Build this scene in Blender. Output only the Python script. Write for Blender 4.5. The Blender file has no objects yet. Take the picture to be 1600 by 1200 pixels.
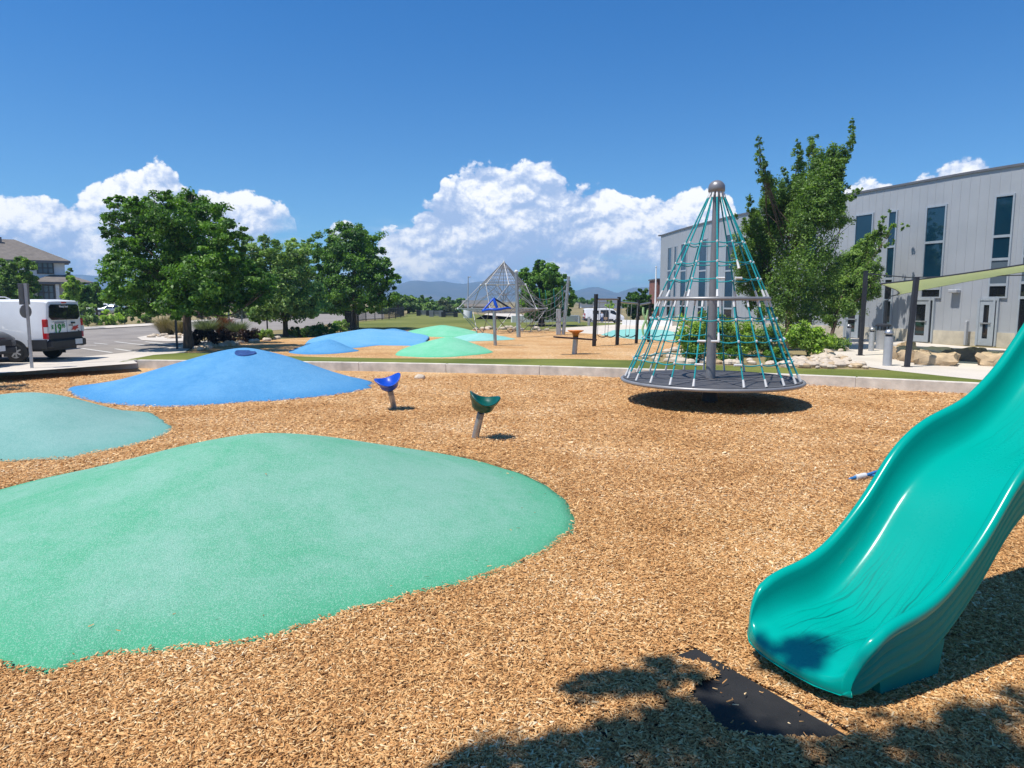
import bpy, math, random
import numpy as np
from mathutils import Vector

C = bpy.context.scene.collection
R = math.radians
# ------------------------------------------------------------------ camera
F, H = 1100.0, 2.25
TH = math.atan(130 / 1100)
cT, sT = math.cos(TH), math.sin(TH)
cam = bpy.data.objects.new('camera', bpy.data.cameras.new('camera'))
C.objects.link(cam)
cam.location = (0, 0, H)
cam.rotation_euler = (R(90) - TH, 0, 0)
cam.data.sensor_width = 36
cam.data.lens = 36 * F / 1600
cam.data.clip_start = .05
cam.data.clip_end = 20000
sc = bpy.context.scene
sc.camera = cam
sc.view_settings.view_transform = 'Standard'
sc.view_settings.look = 'None'
sc.view_settings.exposure = 0.36
sc.view_settings.gamma = 1
sc.view_settings.use_curve_mapping = False
sc.cycles.use_denoising = True
sc.cycles.max_bounces = 6
sc.cycles.transparent_max_bounces = 12

# ------------------------------------------------------------------ sun
SUN_EL, SUN_AZ = R(66), R(-117)          # azimuth from +Y towards +X
sd = Vector((math.sin(SUN_AZ) * math.cos(SUN_EL), math.cos(SUN_AZ) * math.cos(SUN_EL), math.sin(SUN_EL)))
sun = bpy.data.objects.new('sun', bpy.data.lights.new('sun', 'SUN'))
C.objects.link(sun)
sun.data.energy = 4.7
sun.data.angle = R(0.55)
sun.data.color = (1, .955, .88)
sun.rotation_euler = (-sd).to_track_quat('-Z', 'Y').to_euler()
sun.location = (-20, 0, 40)


# ------------------------------------------------------------------ node helper
class NT:
    def __init__(s, t):
        s.t = t

    def n(s, typ, props=None, ins=None, out=0):
        nd = s.t.nodes.new(typ)
        for k, v in (props or {}).items():
            setattr(nd, k, v)
        for k, v in (ins or {}).items():
            if isinstance(v, bpy.types.NodeSocket):
                s.t.links.new(v, nd.inputs[k])
            else:
                nd.inputs[k].default_value = v
        return nd.outputs[out]

    def m(s, op, a, b=0.0, c=0.0, clamp=False):
        return s.n('ShaderNodeMath', dict(operation=op, use_clamp=clamp), {0: a, 1: b, 2: c})

    def mix(s, f, a, b, bt='MIX'):
        nd = s.t.nodes.new('ShaderNodeMix')
        nd.data_type = 'RGBA'
        nd.blend_type = bt
        for i, v in ((0, f), (6, a), (7, b)):
            if isinstance(v, bpy.types.NodeSocket):
                s.t.links.new(v, nd.inputs[i])
            else:
                nd.inputs[i].default_value = v if i == 0 else (*v[:3], 1)
        return nd.outputs[2]

    def sm(s, x, a, b):
        return s.n('ShaderNodeMapRange', dict(interpolation_type='SMOOTHSTEP'), {0: x, 1: a, 2: b, 3: 0.0, 4: 1.0})

    def ramp(s, f, stops, interp='LINEAR'):
        nd = s.t.nodes.new('ShaderNodeValToRGB')
        nd.color_ramp.interpolation = interp
        e = nd.color_ramp.elements
        while len(e) < len(stops):
            e.new(.5)
        for el, (p, c) in zip(e, stops):
            el.position = p
            el.color = (*c, 1)
        s.t.links.new(f, nd.inputs[0])
        return nd.outputs[0]

    def curve(s, x, pts, lo, hi):
        """piecewise curve: x in [lo,hi] -> value in 0..1"""
        nd = s.t.nodes.new('ShaderNodeFloatCurve')
        cv = nd.mapping.curves[0]
        pts = sorted(((px - lo) / (hi - lo), v) for px, v in pts)
        cv.points[0].location = pts[0]
        cv.points[1].location = pts[-1]
        for p in pts[1:-1]:
            cv.points.new(*p)
        for p in cv.points:
            p.handle_type = 'AUTO_CLAMPED'
        nd.mapping.update()
        s.t.links.new(s.m('DIVIDE', s.m('SUBTRACT', x, lo), hi - lo), nd.inputs['Value'])
        return nd.outputs[0]


# ------------------------------------------------------------------ pixel -> place
def ray(px, py):
    a, b = (px - 800) / F, (600 - py) / F
    return np.array([a, cT + b * sT, -sT + b * cT])


def P(px, py, z=0.0):
    d = ray(px, py)
    return np.array([0, 0, H]) + d * ((z - H) / d[2])


def PY(px, py, y):
    d = ray(px, py)
    return np.array([0, 0, H]) + d * (y / d[1])


def uv_sky(px, py):
    d = ray(px, py)
    return math.atan2(d[0], d[1]), d[2] / math.hypot(d[0], d[1])


# ------------------------------------------------------------------ world: sky with cumulus
world = bpy.data.worlds.new('World')
sc.world = world
world.use_nodes = True
world.cycles.sampling_method = 'MANUAL'
world.cycles.sample_map_resolution = 512
w = NT(world.node_tree)
for nd in list(world.node_tree.nodes):
    world.node_tree.nodes.remove(nd)
sky = w.n('ShaderNodeTexSky', dict(sky_type='NISHITA', sun_disc=False, sun_elevation=SUN_EL, sun_rotation=SUN_AZ,
                                   altitude=1700.0, air_density=1.0, dust_density=0.6, ozone_density=2.0))
SKY_STR = 0.08
gen = w.n('ShaderNodeTexCoord', out='Generated')
sx = w.n('ShaderNodeSeparateXYZ', ins={0: gen})
X_, Y_, Z_ = sx.node.outputs
U = w.m('ARCTAN2', X_, Y_)
hyp = w.m('SQRT', w.m('ADD', w.m('MULTIPLY', X_, X_), w.m('MULTIPLY', Y_, Y_)))
V = w.m('DIVIDE', Z_, w.m('MAXIMUM', hyp, 1e-4))

TOPS = [(-400, 300), (-200, 270), (0, 290), (60, 286), (110, 281), (160, 266), (200, 263), (225, 258), (243, 247), (268, 250), (282, 272),
        (300, 288), (330, 292), (352, 288), (380, 291), (405, 302), (440, 318), (458, 331), (466, 350), (474, 420),
        (505, 415), (513, 352), (525, 343), (548, 344), (565, 352), (575, 375), (584, 378), (592, 348), (620, 345), (645, 336), (655, 318),
        (678, 306), (690, 280), (708, 261), (735, 247), (768, 244), (792, 254), (812, 247), (838, 242), (866, 255), (885, 272), (905, 276), (930, 270),
        (955, 277), (980, 292), (1000, 300), (1030, 298), (1050, 286), (1075, 273), (1105, 279), (1128, 284), (1146, 305), (1158, 345), (1185, 385),
        (1230, 400), (1290, 380), (1320, 290), (1345, 280), (1380, 276), (1412, 283), (1432, 264), (1465, 255), (1485, 240), (1520, 233), (1552, 241), (1568, 252), (1588, 320),
        (1750, 360), (1950, 300), (2150, 320)]
BOTS = [(-400, 450), (0, 452), (100, 446), (200, 436), (330, 420), (420, 392), (470, 362), (520, 372), (570, 374), (588, 462), (700, 468), (800, 464),
        (900, 454), (1000, 440), (1100, 430), (1200, 420), (1600, 410), (2150, 410)]
LO, HI = uv_sky(-400, 400)[0], uv_sky(2150, 400)[0]
VS = 0.30
topc = w.curve(U, [(uv_sky(x, y)[0], min(1, max(0, uv_sky(x, y)[1] / VS))) for x, y in TOPS], LO, HI)
botc = w.curve(U, [(uv_sky(x, y)[0], min(1, max(0, uv_sky(x, y)[1] / VS))) for x, y in BOTS], LO, HI)
TOP = w.m('MULTIPLY', topc, VS)
BOT = w.m('MULTIPLY', botc, VS)

# billow height field as a node group, sampled at two places for relief
grp = bpy.data.node_groups.new('billow', 'ShaderNodeTree')
grp.interface.new_socket('P', in_out='INPUT', socket_type='NodeSocketVector')
grp.interface.new_socket('H', in_out='OUTPUT', socket_type='NodeSocketFloat')
g = NT(grp)
gi = grp.nodes.new('NodeGroupInput').outputs[0]
go = grp.nodes.new('NodeGroupOutput')
wn = g.n('ShaderNodeTexNoise', dict(noise_dimensions='2D'), {'Vector': gi, 'Scale': 9.0, 'Detail': 5.0, 'Roughness': .6}, out=1)
wv = g.n('ShaderNodeVectorMath', dict(operation='MULTIPLY_ADD'), {0: wn, 1: (.05, .05, 0), 2: gi})
tot = None
for scl, amp in ((8.0, .9), (17.0, .55), (38.0, .32), (80.0, .17), (170., .09)):
    v = g.n('ShaderNodeTexVoronoi', dict(voronoi_dimensions='2D', feature='F1'), {'Vector': wv, 'Scale': scl})
    e = g.m('MULTIPLY', g.m('SUBTRACT', 1.0, g.m('MULTIPLY', v, v)), amp)
    tot = e if tot is None else g.m('ADD', tot, e)
nf = g.n('ShaderNodeTexNoise', dict(noise_dimensions='2D'), {'Vector': gi, 'Scale': 60.0, 'Detail': 6.0, 'Roughness': .65})
tot = g.m('ADD', tot, g.m('MULTIPLY', nf, .55))
grp.links.new(tot, go.inputs[0])


def billow(du, dv):
    co = w.n('ShaderNodeCombineXYZ', ins={0: w.m('ADD', U, du), 1: w.m('MULTIPLY', w.m('ADD', V, dv), 1.25)})
    nd = world.node_tree.nodes.new('ShaderNodeGroup')
    nd.node_tree = grp
    world.node_tree.links.new(co, nd.inputs[0])
    return nd.outputs[0]


h0 = billow(0, 0)
h1 = billow(-.003, .0075)
h2 = billow(-.012, .022)
hn = w.m('SUBTRACT', h0, 1.95)                                   # roughly centred
depth = w.m('SUBTRACT', TOP, V)                                  # >0 below the outline
dens = w.m('ADD', depth, w.m('MULTIPLY_ADD', hn, .033, -.005))
lown = w.n('ShaderNodeTexNoise', dict(noise_dimensions='2D'),
           {'Vector': w.n('ShaderNodeCombineXYZ', ins={0: U, 1: w.m('MULTIPLY', V, 2.2)}), 'Scale': 9.0, 'Detail': 6.0, 'Roughness': .6})
fade = w.sm(w.m('ADD', w.m('SUBTRACT', V, BOT), w.m('MULTIPLY', w.m('SUBTRACT', lown, .5), .16)), -.03, .045)
alpha = w.m('MULTIPLY', w.sm(dens, -.0012, .0045), fade)
alpha = w.m('MULTIPLY', alpha, w.sm(V, .0, .03))
# thin streak layer low in the sky
strk = w.n('ShaderNodeTexNoise', dict(noise_dimensions='2D'),
           {'Vector': w.n('ShaderNodeCombineXYZ', ins={0: U, 1: w.m('MULTIPLY', V, 5.0)}), 'Scale': 7.0, 'Detail': 7.0, 'Roughness': .62})
strk_a = w.m('MULTIPLY', w.sm(strk, .50, .66), w.m('MULTIPLY', w.sm(V, .0, .03), w.m('SUBTRACT', 1.0, w.sm(V, .07, .12))))
strk_a = w.m('MULTIPLY', strk_a, .42)
rel = w.m('ADD', w.m('MULTIPLY', w.m('SUBTRACT', h0, h1), 1.0), w.m('MULTIPLY', w.m('SUBTRACT', h0, h2), .75))
deepf = w.sm(depth, .0, .13)
lit = w.m('ADD', w.m('MULTIPLY', rel, 1.2), w.m('SUBTRACT', .70, w.m('MULTIPLY', deepf, .50)))
lit = w.m('ADD', lit, w.m('MULTIPLY', w.m('SUBTRACT', lown, .5), .75), clamp=True)
CL = 1 / SKY_STR
ccol = w.ramp(lit, [(0.0, (.33, .45, .68)), (.3, (.43, .53, .73)), (.55, (.60, .67, .81)), (.78, (.80, .83, .89)), (1.0, (.93, .93, .93))])
ccol = w.n('ShaderNodeVectorMath', dict(operation='SCALE'), {0: ccol, 'Scale': CL})
tint = w.mix(w.sm(V, .04, .45), (.58, 1.02, 1.30), (.29, .95, 1.50))
skyt = w.mix(1.0, sky, tint, 'MULTIPLY')
scol = w.n('ShaderNodeVectorMath', dict(operation='SCALE'), {0: (.60, .68, .82), 'Scale': CL})
c1 = w.mix(strk_a, skyt, scol)
c2 = w.mix(alpha, c1, ccol)
bg = w.n('ShaderNodeBackground', ins={'Color': c2, 'Strength': SKY_STR})
ow = world.node_tree.nodes.new('ShaderNodeOutputWorld')
world.node_tree.links.new(bg, ow.inputs[0])

# ------------------------------------------------------------------ materials
def newmat(name):
    m = bpy.data.materials.new(name)
    m.use_nodes = True
    t = NT(m.node_tree)
    b = m.node_tree.nodes['Principled BSDF']
    return m, t, b


def setin(t, b, k, v):
    if isinstance(v, bpy.types.NodeSocket):
        t.t.links.new(v, b.inputs[k])
    else:
        b.inputs[k].default_value = (*v, 1) if isinstance(v, tuple) and len(v) == 3 else v


MATS = {}


def M(name, col, rough=.6, metal=0.0, ns=6.0, na=.12, bump=0.0, bs=None, spec=None, coat=0.0, alpha=None):
    """a painted, cast or moulded surface with slight wear"""
    if name in MATS:
        return MATS[name]
    m, t, b = newmat(name)
    co = t.n('ShaderNodeTexCoord', out='Object')
    n1 = t.n('ShaderNodeTexNoise', ins={'Vector': co, 'Scale': ns, 'Detail': 6.0, 'Roughness': .6})
    f = t.n('ShaderNodeMapRange', ins={0: n1, 1: .3, 2: .7, 3: 0.0, 4: 1.0})
    c = t.mix(f, tuple(x * (1 - na) for x in col), tuple(min(1, x * (1 + na)) for x in col))
    setin(t, b, 'Base Color', c)
    setin(t, b, 'Roughness', t.n('ShaderNodeMapRange', ins={0: n1, 1: .3, 2: .7, 3: max(0.02, rough - .06), 4: min(1, rough + .08)}))
    b.inputs['Metallic'].default_value = metal
    if spec is not None:
        b.inputs['Specular IOR Level'].default_value = spec
    if coat:
        b.inputs['Coat Weight'].default_value = coat
    if bump:
        n2 = t.n('ShaderNodeTexNoise', ins={'Vector': co, 'Scale': bs or ns * 8, 'Detail': 5.0, 'Roughness': .65})
        setin(t, b, 'Normal', t.n('ShaderNodeBump', ins={'Strength': bump, 'Distance': .02, 'Height': n2}))
    MATS[name] = m
    return m


CHIP = [(0.0, (.055, .023, .008)), (.12, (.155, .070, .023)), (.28, (.32, .150, .050)), (.52, (.53, .270, .096)), (.74, (.67, .39, .160)), (.9, (.76, .52, .26)), (1.0, (.82, .66, .44))]


def mulch_mat():
    m, t, b = newmat('bark_mulch')
    co = t.n('ShaderNodeTexCoord', out='Object')
    wz = t.n('ShaderNodeTexNoise', ins={'Vector': co, 'Scale': 14.0, 'Detail': 3.0}, out=1)
    wv = t.n('ShaderNodeVectorMath', dict(operation='MULTIPLY_ADD'), {0: wz, 1: (.10, .10, 0), 2: co})
    tone = None
    for ang, sx, sy, off in ((20, 21, 60, 0), (110, 21, 60, 3.3), (65, 19, 54, 7.1)):
        mp = t.n('ShaderNodeMapping', ins={'Vector': wv, 'Rotation': (0, 0, R(ang)), 'Scale': (sx, sy, 1), 'Location': (off, off, 0)})
        v = t.n('ShaderNodeTexVoronoi', dict(voronoi_dimensions='2D'), {'Vector': mp, 'Scale': 1.0, 'Randomness': 1.0})
        d, c = v.node.outputs[0], v.node.outputs[1]
        s = t.n('ShaderNodeSeparateXYZ', ins={0: c})
        h = t.m('MULTIPLY', t.m('SUBTRACT', 1.0, t.m('MULTIPLY', d, 1.15)), t.m('ADD', .45, t.m('MULTIPLY', s, .55)))
        tone_i = s.node.outputs[1]
        if tone is None:
            tone, hh = tone_i, h
        else:
            gt = t.m('GREATER_THAN', h, hh)
            tone = t.m('ADD', t.m('MULTIPLY', tone_i, gt), t.m('MULTIPLY', tone, t.m('SUBTRACT', 1.0, gt)))
            hh = t.m('MAXIMUM', h, hh)
    big = t.n('ShaderNodeTexNoise', ins={'Vector': co, 'Scale': .55, 'Detail': 4.0})
    k = t.m('MULTIPLY_ADD', tone, .62, .36)
    k = t.m('ADD', k, t.m('MULTIPLY', t.m('SUBTRACT', big, .5), .62))
    gap = t.sm(hh, .22, .46)
    col = t.ramp(k, CHIP)
    col = t.mix(gap, (.055, .03, .014), col)  # low spots between chips coloured dark in place of their small shadows
    setin(t, b, 'Base Color', col)
    b.inputs['Roughness'].default_value = .8
    b.inputs['Specular IOR Level'].default_value = .25
    setin(t, b, 'Normal', t.n('ShaderNodeBump', ins={'Strength': .75, 'Distance': .02, 'Height': hh}))
    return m


def chip_mat():
    m, t, b = newmat('wood_chip')
    a = t.n('ShaderNodeAttribute', dict(attribute_name='tone'), out='Fac')
    co = t.n('ShaderNodeTexCoord', out='Object')
    big = t.n('ShaderNodeTexNoise', ins={'Vector': co, 'Scale': .55, 'Detail': 4.0})
    gr = t.n('ShaderNodeTexNoise', ins={'Vector': co, 'Scale': 260.0, 'Detail': 3.0})
    k = t.m('ADD', a, t.m('ADD', t.m('MULTIPLY', t.m('SUBTRACT', big, .5), .62), t.m('MULTIPLY', t.m('SUBTRACT', gr, .5), .30)), clamp=True)
    setin(t, b, 'Base Color', t.ramp(k, CHIP))
    b.inputs['Roughness'].default_value = .72
    b.inputs['Specular IOR Level'].default_value = .3
    return m


def rubber_mat(name, a, bcol, speck):
    """poured rubber crumb: two granule colours, worn pale in patches"""
    m, t, b = newmat(name)
    co = t.n('ShaderNodeTexCoord', out='Object')
    n1 = t.n('ShaderNodeTexNoise', ins={'Vector': co, 'Scale': .75, 'Detail': 7.0, 'Roughness': .62, 'Distortion': .4})
    n3 = t.n('ShaderNodeTexNoise', ins={'Vector': co, 'Scale': 5.0, 'Detail': 6.0, 'Roughness': .7})
    v = t.n('ShaderNodeTexVoronoi', ins={'Vector': co, 'Scale': 150.0})
    s = t.n('ShaderNodeSeparateXYZ', ins={0: v.node.outputs[1]})
    n2 = t.n('ShaderNodeTexNoise', ins={'Vector': co, 'Scale': 320.0, 'Detail': 2.0})
    f = t.sm(t.m('ADD', n1, t.m('MULTIPLY', t.m('SUBTRACT', n3, .5), .55)), .14, .74)
    ed = t.n('ShaderNodeAttribute', dict(attribute_name='edge'), out='Fac')
    f = t.m('MULTIPLY', f, t.m('SUBTRACT', 1.0, t.sm(ed, .80, 1.0)))
    c = t.mix(f, a, bcol)
    gk = t.m('GREATER_THAN', t.m('ADD', s, t.m('MULTIPLY', f, .15)), .80)
    c = t.mix(t.m('MULTIPLY', gk, .42), c, speck)
    dk = t.m('LESS_THAN', s.node.outputs[1], .16)
    c = t.mix(t.m('MULTIPLY', dk, .30), c, tuple(x * .45 for x in a))
    setin(t, b, 'Base Color', c)
    b.inputs['Roughness'].default_value = .82
    b.inputs['Specular IOR Level'].default_value = .28
    hgt = t.m('ADD', t.m('MULTIPLY', v, -1.0), t.m('MULTIPLY', n2, .4))
    setin(t, b, 'Normal', t.n('ShaderNodeBump', ins={'Strength': .55, 'Distance': .008, 'Height': hgt}))
    return m


def grass_mat(name, a, bc, sc=3.0):
    m, t, b = newmat(name)
    co = t.n('ShaderNodeTexCoord', out='Object')
    n1 = t.n('ShaderNodeTexNoise', ins={'Vector': co, 'Scale': sc * .12, 'Detail': 6.0, 'Roughness': .6})
    n2 = t.n('ShaderNodeTexNoise', ins={'Vector': co, 'Scale': sc * 9, 'Detail': 5.0, 'Roughness': .75})
    f = t.sm(t.m('ADD', t.m('MULTIPLY', n1, .75), t.m('MULTIPLY', n2, .38)), .38, .72)
    setin(t, b, 'Base Color', t.mix(f, a, bc))
    b.inputs['Roughness'].default_value = .9
    b.inputs['Specular IOR Level'].default_value = .15
    setin(t, b, 'Normal', t.n('ShaderNodeBump', ins={'Strength': .9, 'Distance': .04, 'Height': n2}))
    return m


def ground_mat(name, a, bc, c3, sc, bump=.5, rough=.9):
    m, t, b = newmat(name)
    co = t.n('ShaderNodeTexCoord', out='Object')
    n1 = t.n('ShaderNodeTexNoise', ins={'Vector': co, 'Scale': sc, 'Detail': 9.0, 'Roughness': .65})
    n2 = t.n('ShaderNodeTexNoise', ins={'Vector': co, 'Scale': sc * 40, 'Detail': 4.0, 'Roughness': .7})
    f = t.m('ADD', n1, t.m('MULTIPLY', t.m('SUBTRACT', n2, .5), .5))
    setin(t, b, 'Base Color', t.ramp(f, [(.3, a), (.5, bc), (.72, c3)]))
    b.inputs['Roughness'].default_value = rough
    b.inputs['Specular IOR Level'].default_value = .2
    setin(t, b, 'Normal', t.n('ShaderNodeBump', ins={'Strength': bump, 'Distance': .02, 'Height': n2}))
    return m


def leaf_mat(name, dark, mid, light, trans=.28):
    if name in MATS:
        return MATS[name]
    m, t, b = newmat(name)
    a = t.n('ShaderNodeAttribute', dict(attribute_name='tone'), out='Fac')
    c = t.ramp(a, [(0.0, dark), (.5, mid), (1.0, light)])
    setin(t, b, 'Base Color', c)
    b.inputs['Roughness'].default_value = .5
    b.inputs['Specular IOR Level'].default_value = .35
    tr = t.n('ShaderNodeBsdfTranslucent', ins={'Color': t.mix(1.0, c, (1.5, 1.7, .6), 'MULTIPLY')})
    mx = t.n('ShaderNodeMixShader', ins={0: trans, 1: b.outputs[0], 2: tr})
    m.node_tree.links.new(mx, m.node_tree.nodes['Material Output'].inputs[0])
    MATS[name] = m
    return m


def bark_mat():
    m, t, b = newmat('bark')
    co = t.n('ShaderNodeTexCoord', out='Object')
    mp = t.n('ShaderNodeMapping', ins={'Vector': co, 'Scale': (9, 9, 1.6)})
    n = t.n('ShaderNodeTexNoise', ins={'Vector': mp, 'Scale': 2.0, 'Detail': 8.0, 'Roughness': .7})
    setin(t, b, 'Base Color', t.ramp(n, [(.3, (.045, .03, .022)), (.55, (.13, .09, .06)), (.75, (.22, .165, .12))]))
    b.inputs['Roughness'].default_value = .9
    setin(t, b, 'Normal', t.n('ShaderNodeBump', ins={'Strength': .9, 'Distance': .03, 'Height': n}))
    return m


def glass_mat(name, col, rough=.04):
    if name in MATS:
        return MATS[name]
    m, t, b = newmat(name)
    co = t.n('ShaderNodeTexCoord', out='Object')
    n = t.n('ShaderNodeTexNoise', ins={'Vector': co, 'Scale': .6, 'Detail': 2.0})
    setin(t, b, 'Base Color', t.mix(n, tuple(x * .6 for x in col), tuple(x * 1.4 for x in col)))
    b.inputs['Roughness'].default_value = rough
    b.inputs['Specular IOR Level'].default_value = .8
    setin(t, b, 'Normal', t.n('ShaderNodeBump', ins={'Strength': .06, 'Distance': .05, 'Height': n}))
    MATS[name] = m
    return m


MULCH, CHIPM, BARK = mulch_mat(), chip_mat(), bark_mat()
CONC = M('concrete', (.58, .53, .46), .85, ns=2.6, na=.26, bump=.35, bs=40)
CONCD = M('concrete_shade_side', (.52, .47, .41), .88, ns=1.2, na=.22, bump=.4, bs=40)  # same concrete, coloured darker for the wall turned from the sun
WALK = M('pavement_concrete', (.56, .50, .43), .88, ns=.7, na=.10, bump=.25, bs=60)
ASPH = ground_mat('asphalt', (.19, .17, .155), (.255, .228, .205), (.31, .28, .25), .5, .3)
PAINT = M('road_paint', (.62, .60, .56), .7, ns=4, na=.2)
TURF = grass_mat('turf', (.095, .125, .025), (.20, .22, .05), 3.0)
LAWN = grass_mat('lawn', (.10, .125, .028), (.19, .20, .055), 1.0)
DRY = ground_mat('dry_ground', (.13, .125, .045), (.24, .19, .09), (.36, .28, .15), .03, .3)
STEEL = M('galvanised_steel', (.42, .42, .43), .42, .75, ns=9, na=.15)
GREYP = M('grey_paint', (.23, .225, .235), .38, .35, ns=7, na=.08)
LGREY = M('light_grey_paint', (.42, .43, .45), .42, .25, ns=7, na=.08)
BLACKP = M('black_paint', (.012, .012, .014), .45, ns=7, na=.2)
CHARP = M('charcoal_paint', (.035, .036, .045), .42, .2, ns=7, na=.12)
WHITEP = M('white_paint', (.80, .80, .80), .35, ns=3, na=.03, coat=.3)
ALUM = M('aluminium_frame', (.40, .44, .48), .4, .3, ns=5, na=.06)
ROPE = M('teal_rope', (.0, .30, .33), .75, ns=40, na=.25, bump=.5, bs=150)
ROPED = M('grey_rope', (.22, .22, .23), .75, ns=40, na=.25)
ROPEB = M('blue_rope', (.015, .16, .42), .75, ns=40, na=.25, bump=.5, bs=150)
CLAMP = M('white_plastic', (.62, .62, .61), .4, ns=20, na=.05)
DKGLASS = glass_mat('dark_glass', (.012, .014, .018))
BLUGLASS = glass_mat('blue_glass', (.012, .055, .10), .08)
TYRE = M('tyre_rubber', (.02, .02, .02), .85, ns=20, na=.3)
STONE = M('sandstone', (.46, .34, .21), .9, ns=3.0, na=.38, bump=.8, bs=14)
PALEROCK = M('pale_rock', (.55, .46, .36), .9, ns=3.0, na=.25, bump=.6, bs=14)


# ------------------------------------------------------------------ mesh helpers
def wloc(o):
    l = Vector((0, 0, 0))
    while o is not None:
        l = l + o.location
        o = o.parent
    return l


class MB:
    def __init__(s):
        s.v, s.f, s.mi, s.cur = [], [], [], 0

    def add(s, vs, fs):
        n = len(s.v)
        s.v += [tuple(map(float, p)) for p in vs]
        s.f += [tuple(n + i for i in q) for q in fs]
        s.mi += [s.cur] * len(fs)
        return s

    def box(s, c, d, rz=0.0, bev=0.0):
        c = np.array(c, float)
        hx, hy, hz = (x / 2 for x in d)
        ca, sa = math.cos(rz), math.sin(rz)
        if bev > 0:
            b = min(bev, hx * .9, hy * .9, hz * .9)
            ring = lambda k, z: [(hx - k, -hy + b, z), (hx - k, hy - b, z), (hx - b, hy - k, z), (-hx + b, hy - k, z), (-hx + k, hy - b, z), (-hx + k, -hy + b, z), (-hx + b, -hy + k, z), (hx - b, -hy + k, z)]
            L = [ring(b, -hz), ring(0, -hz + b), ring(0, hz - b), ring(b, hz)]
            pts = [p for l in L for p in l]
            fs = [tuple(range(7, -1, -1)), tuple(range(24, 32))]
            for k in range(3):
                for i in range(8):
                    j = (i + 1) % 8
                    fs.append((k * 8 + i, k * 8 + j, k * 8 + 8 + j, k * 8 + 8 + i))
        else:
            pts = [(x, y, z) for z in (-hz, hz) for x, y in ((-hx, -hy), (hx, -hy), (hx, hy), (-hx, hy))]
            fs = [(3, 2, 1, 0), (4, 5, 6, 7), (0, 1, 5, 4), (1, 2, 6, 5), (2, 3, 7, 6), (3, 0, 4, 7)]
        return s.add([(c[0] + x * ca - y * sa, c[1] + x * sa + y * ca, c[2] + z) for x, y, z in pts], fs)

    def tube(s, pts, r, n=8, cap=True):
        pts = [Vector(map(float, p)) for p in pts]
        rs = r if isinstance(r, (list, tuple, np.ndarray)) else [r] * len(pts)
        vs, up = [], None
        for i, p in enumerate(pts):
            t = (pts[min(i + 1, len(pts) - 1)] - pts[max(i - 1, 0)]).normalized()
            if up is None:
                up = Vector((0, 0, 1)) if abs(t.z) < .9 else Vector((1, 0, 0))
            a = (up - t * up.dot(t)).normalized()
            up = a
            b = t.cross(a)
            for k in range(n):
                q = 2 * math.pi * k / n
                vs.append(p + (a * math.cos(q) + b * math.sin(q)) * float(rs[i]))
        fs = [(i * n + k, i * n + (k + 1) % n, (i + 1) * n + (k + 1) % n, (i + 1) * n + k) for i in range(len(pts) - 1) for k in range(n)]
        if cap:
            fs += [tuple(range(n - 1, -1, -1)), tuple((len(pts) - 1) * n + k for k in range(n))]
        return s.add(vs, fs)

    def ring(s, c, rad, r, n=48, m=8):
        vs, fs = [], []
        for i in range(n):
            a = 2 * math.pi * i / n
            for k in range(m):
                q = 2 * math.pi * k / m
                rr = rad + r * math.cos(q)
                vs.append((c[0] + rr * math.cos(a), c[1] + rr * math.sin(a), c[2] + r * math.sin(q)))
                fs.append((i * m + k, ((i + 1) % n) * m + k, ((i + 1) % n) * m + (k + 1) % m, i * m + (k + 1) % m))
        return s.add(vs, fs)

    def lathe(s, c, prof, n=32, fz=None):
        """prof: (radius, z); fz(theta, k) -> dz"""
        vs, fs = [], []
        for k, (r, z) in enumerate(prof):
            for i in range(n):
                a = 2 * math.pi * i / n
                dz = fz(a, k) if fz else 0
                vs.append((c[0] + r * math.cos(a), c[1] + r * math.sin(a), c[2] + z + dz))
        for k in range(len(prof) - 1):
            for i in range(n):
                j = (i + 1) % n
                fs.append((k * n + i, k * n + j, (k + 1) * n + j, (k + 1) * n + i))
        if prof[0][0] > 1e-4:
            fs.append(tuple(range(n - 1, -1, -1)))
        if prof[-1][0] > 1e-4:
            fs.append(tuple((len(prof) - 1) * n + i for i in range(n)))
        return s.add(vs, fs)

    def prism(s, poly, d):
        """poly: list of 3d points, extruded by vector d"""
        n = len(poly)
        d = np.array(d, float)
        a = [np.array(p, float) for p in poly]
        return s.add(a + [p + d for p in a], [tuple(range(n - 1, -1, -1)), tuple(range(n, 2 * n))] + [(i, (i + 1) % n, n + (i + 1) % n, n + i) for i in range(n)])

    def poly(s, pts):
        return s.add(pts, [tuple(range(len(pts)))])

    def build(s, name, mats, parent=None, smooth=False, origin=None):
        me = bpy.data.meshes.new(name)
        o0 = wloc(parent) if parent is not None else Vector(origin if origin is not None else (0, 0, 0))
        me.from_pydata([(x - o0.x, y - o0.y, z - o0.z) for x, y, z in s.v], [], s.f)
        for m in (mats if isinstance(mats, (list, tuple)) else [mats]):
            me.materials.append(m)
        if any(s.mi):
            me.polygons.foreach_set('material_index', s.mi)
        me.update()
        if smooth:
            me.polygons.foreach_set('use_smooth', [True] * len(me.polygons))
            if smooth != 2:
                me.set_sharp_from_angle(angle=R(40))
        o = bpy.data.objects.new(name, me)
        C.objects.link(o)
        if parent is not None:
            o.parent = parent
        else:
            o.location = o0
        return o


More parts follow.
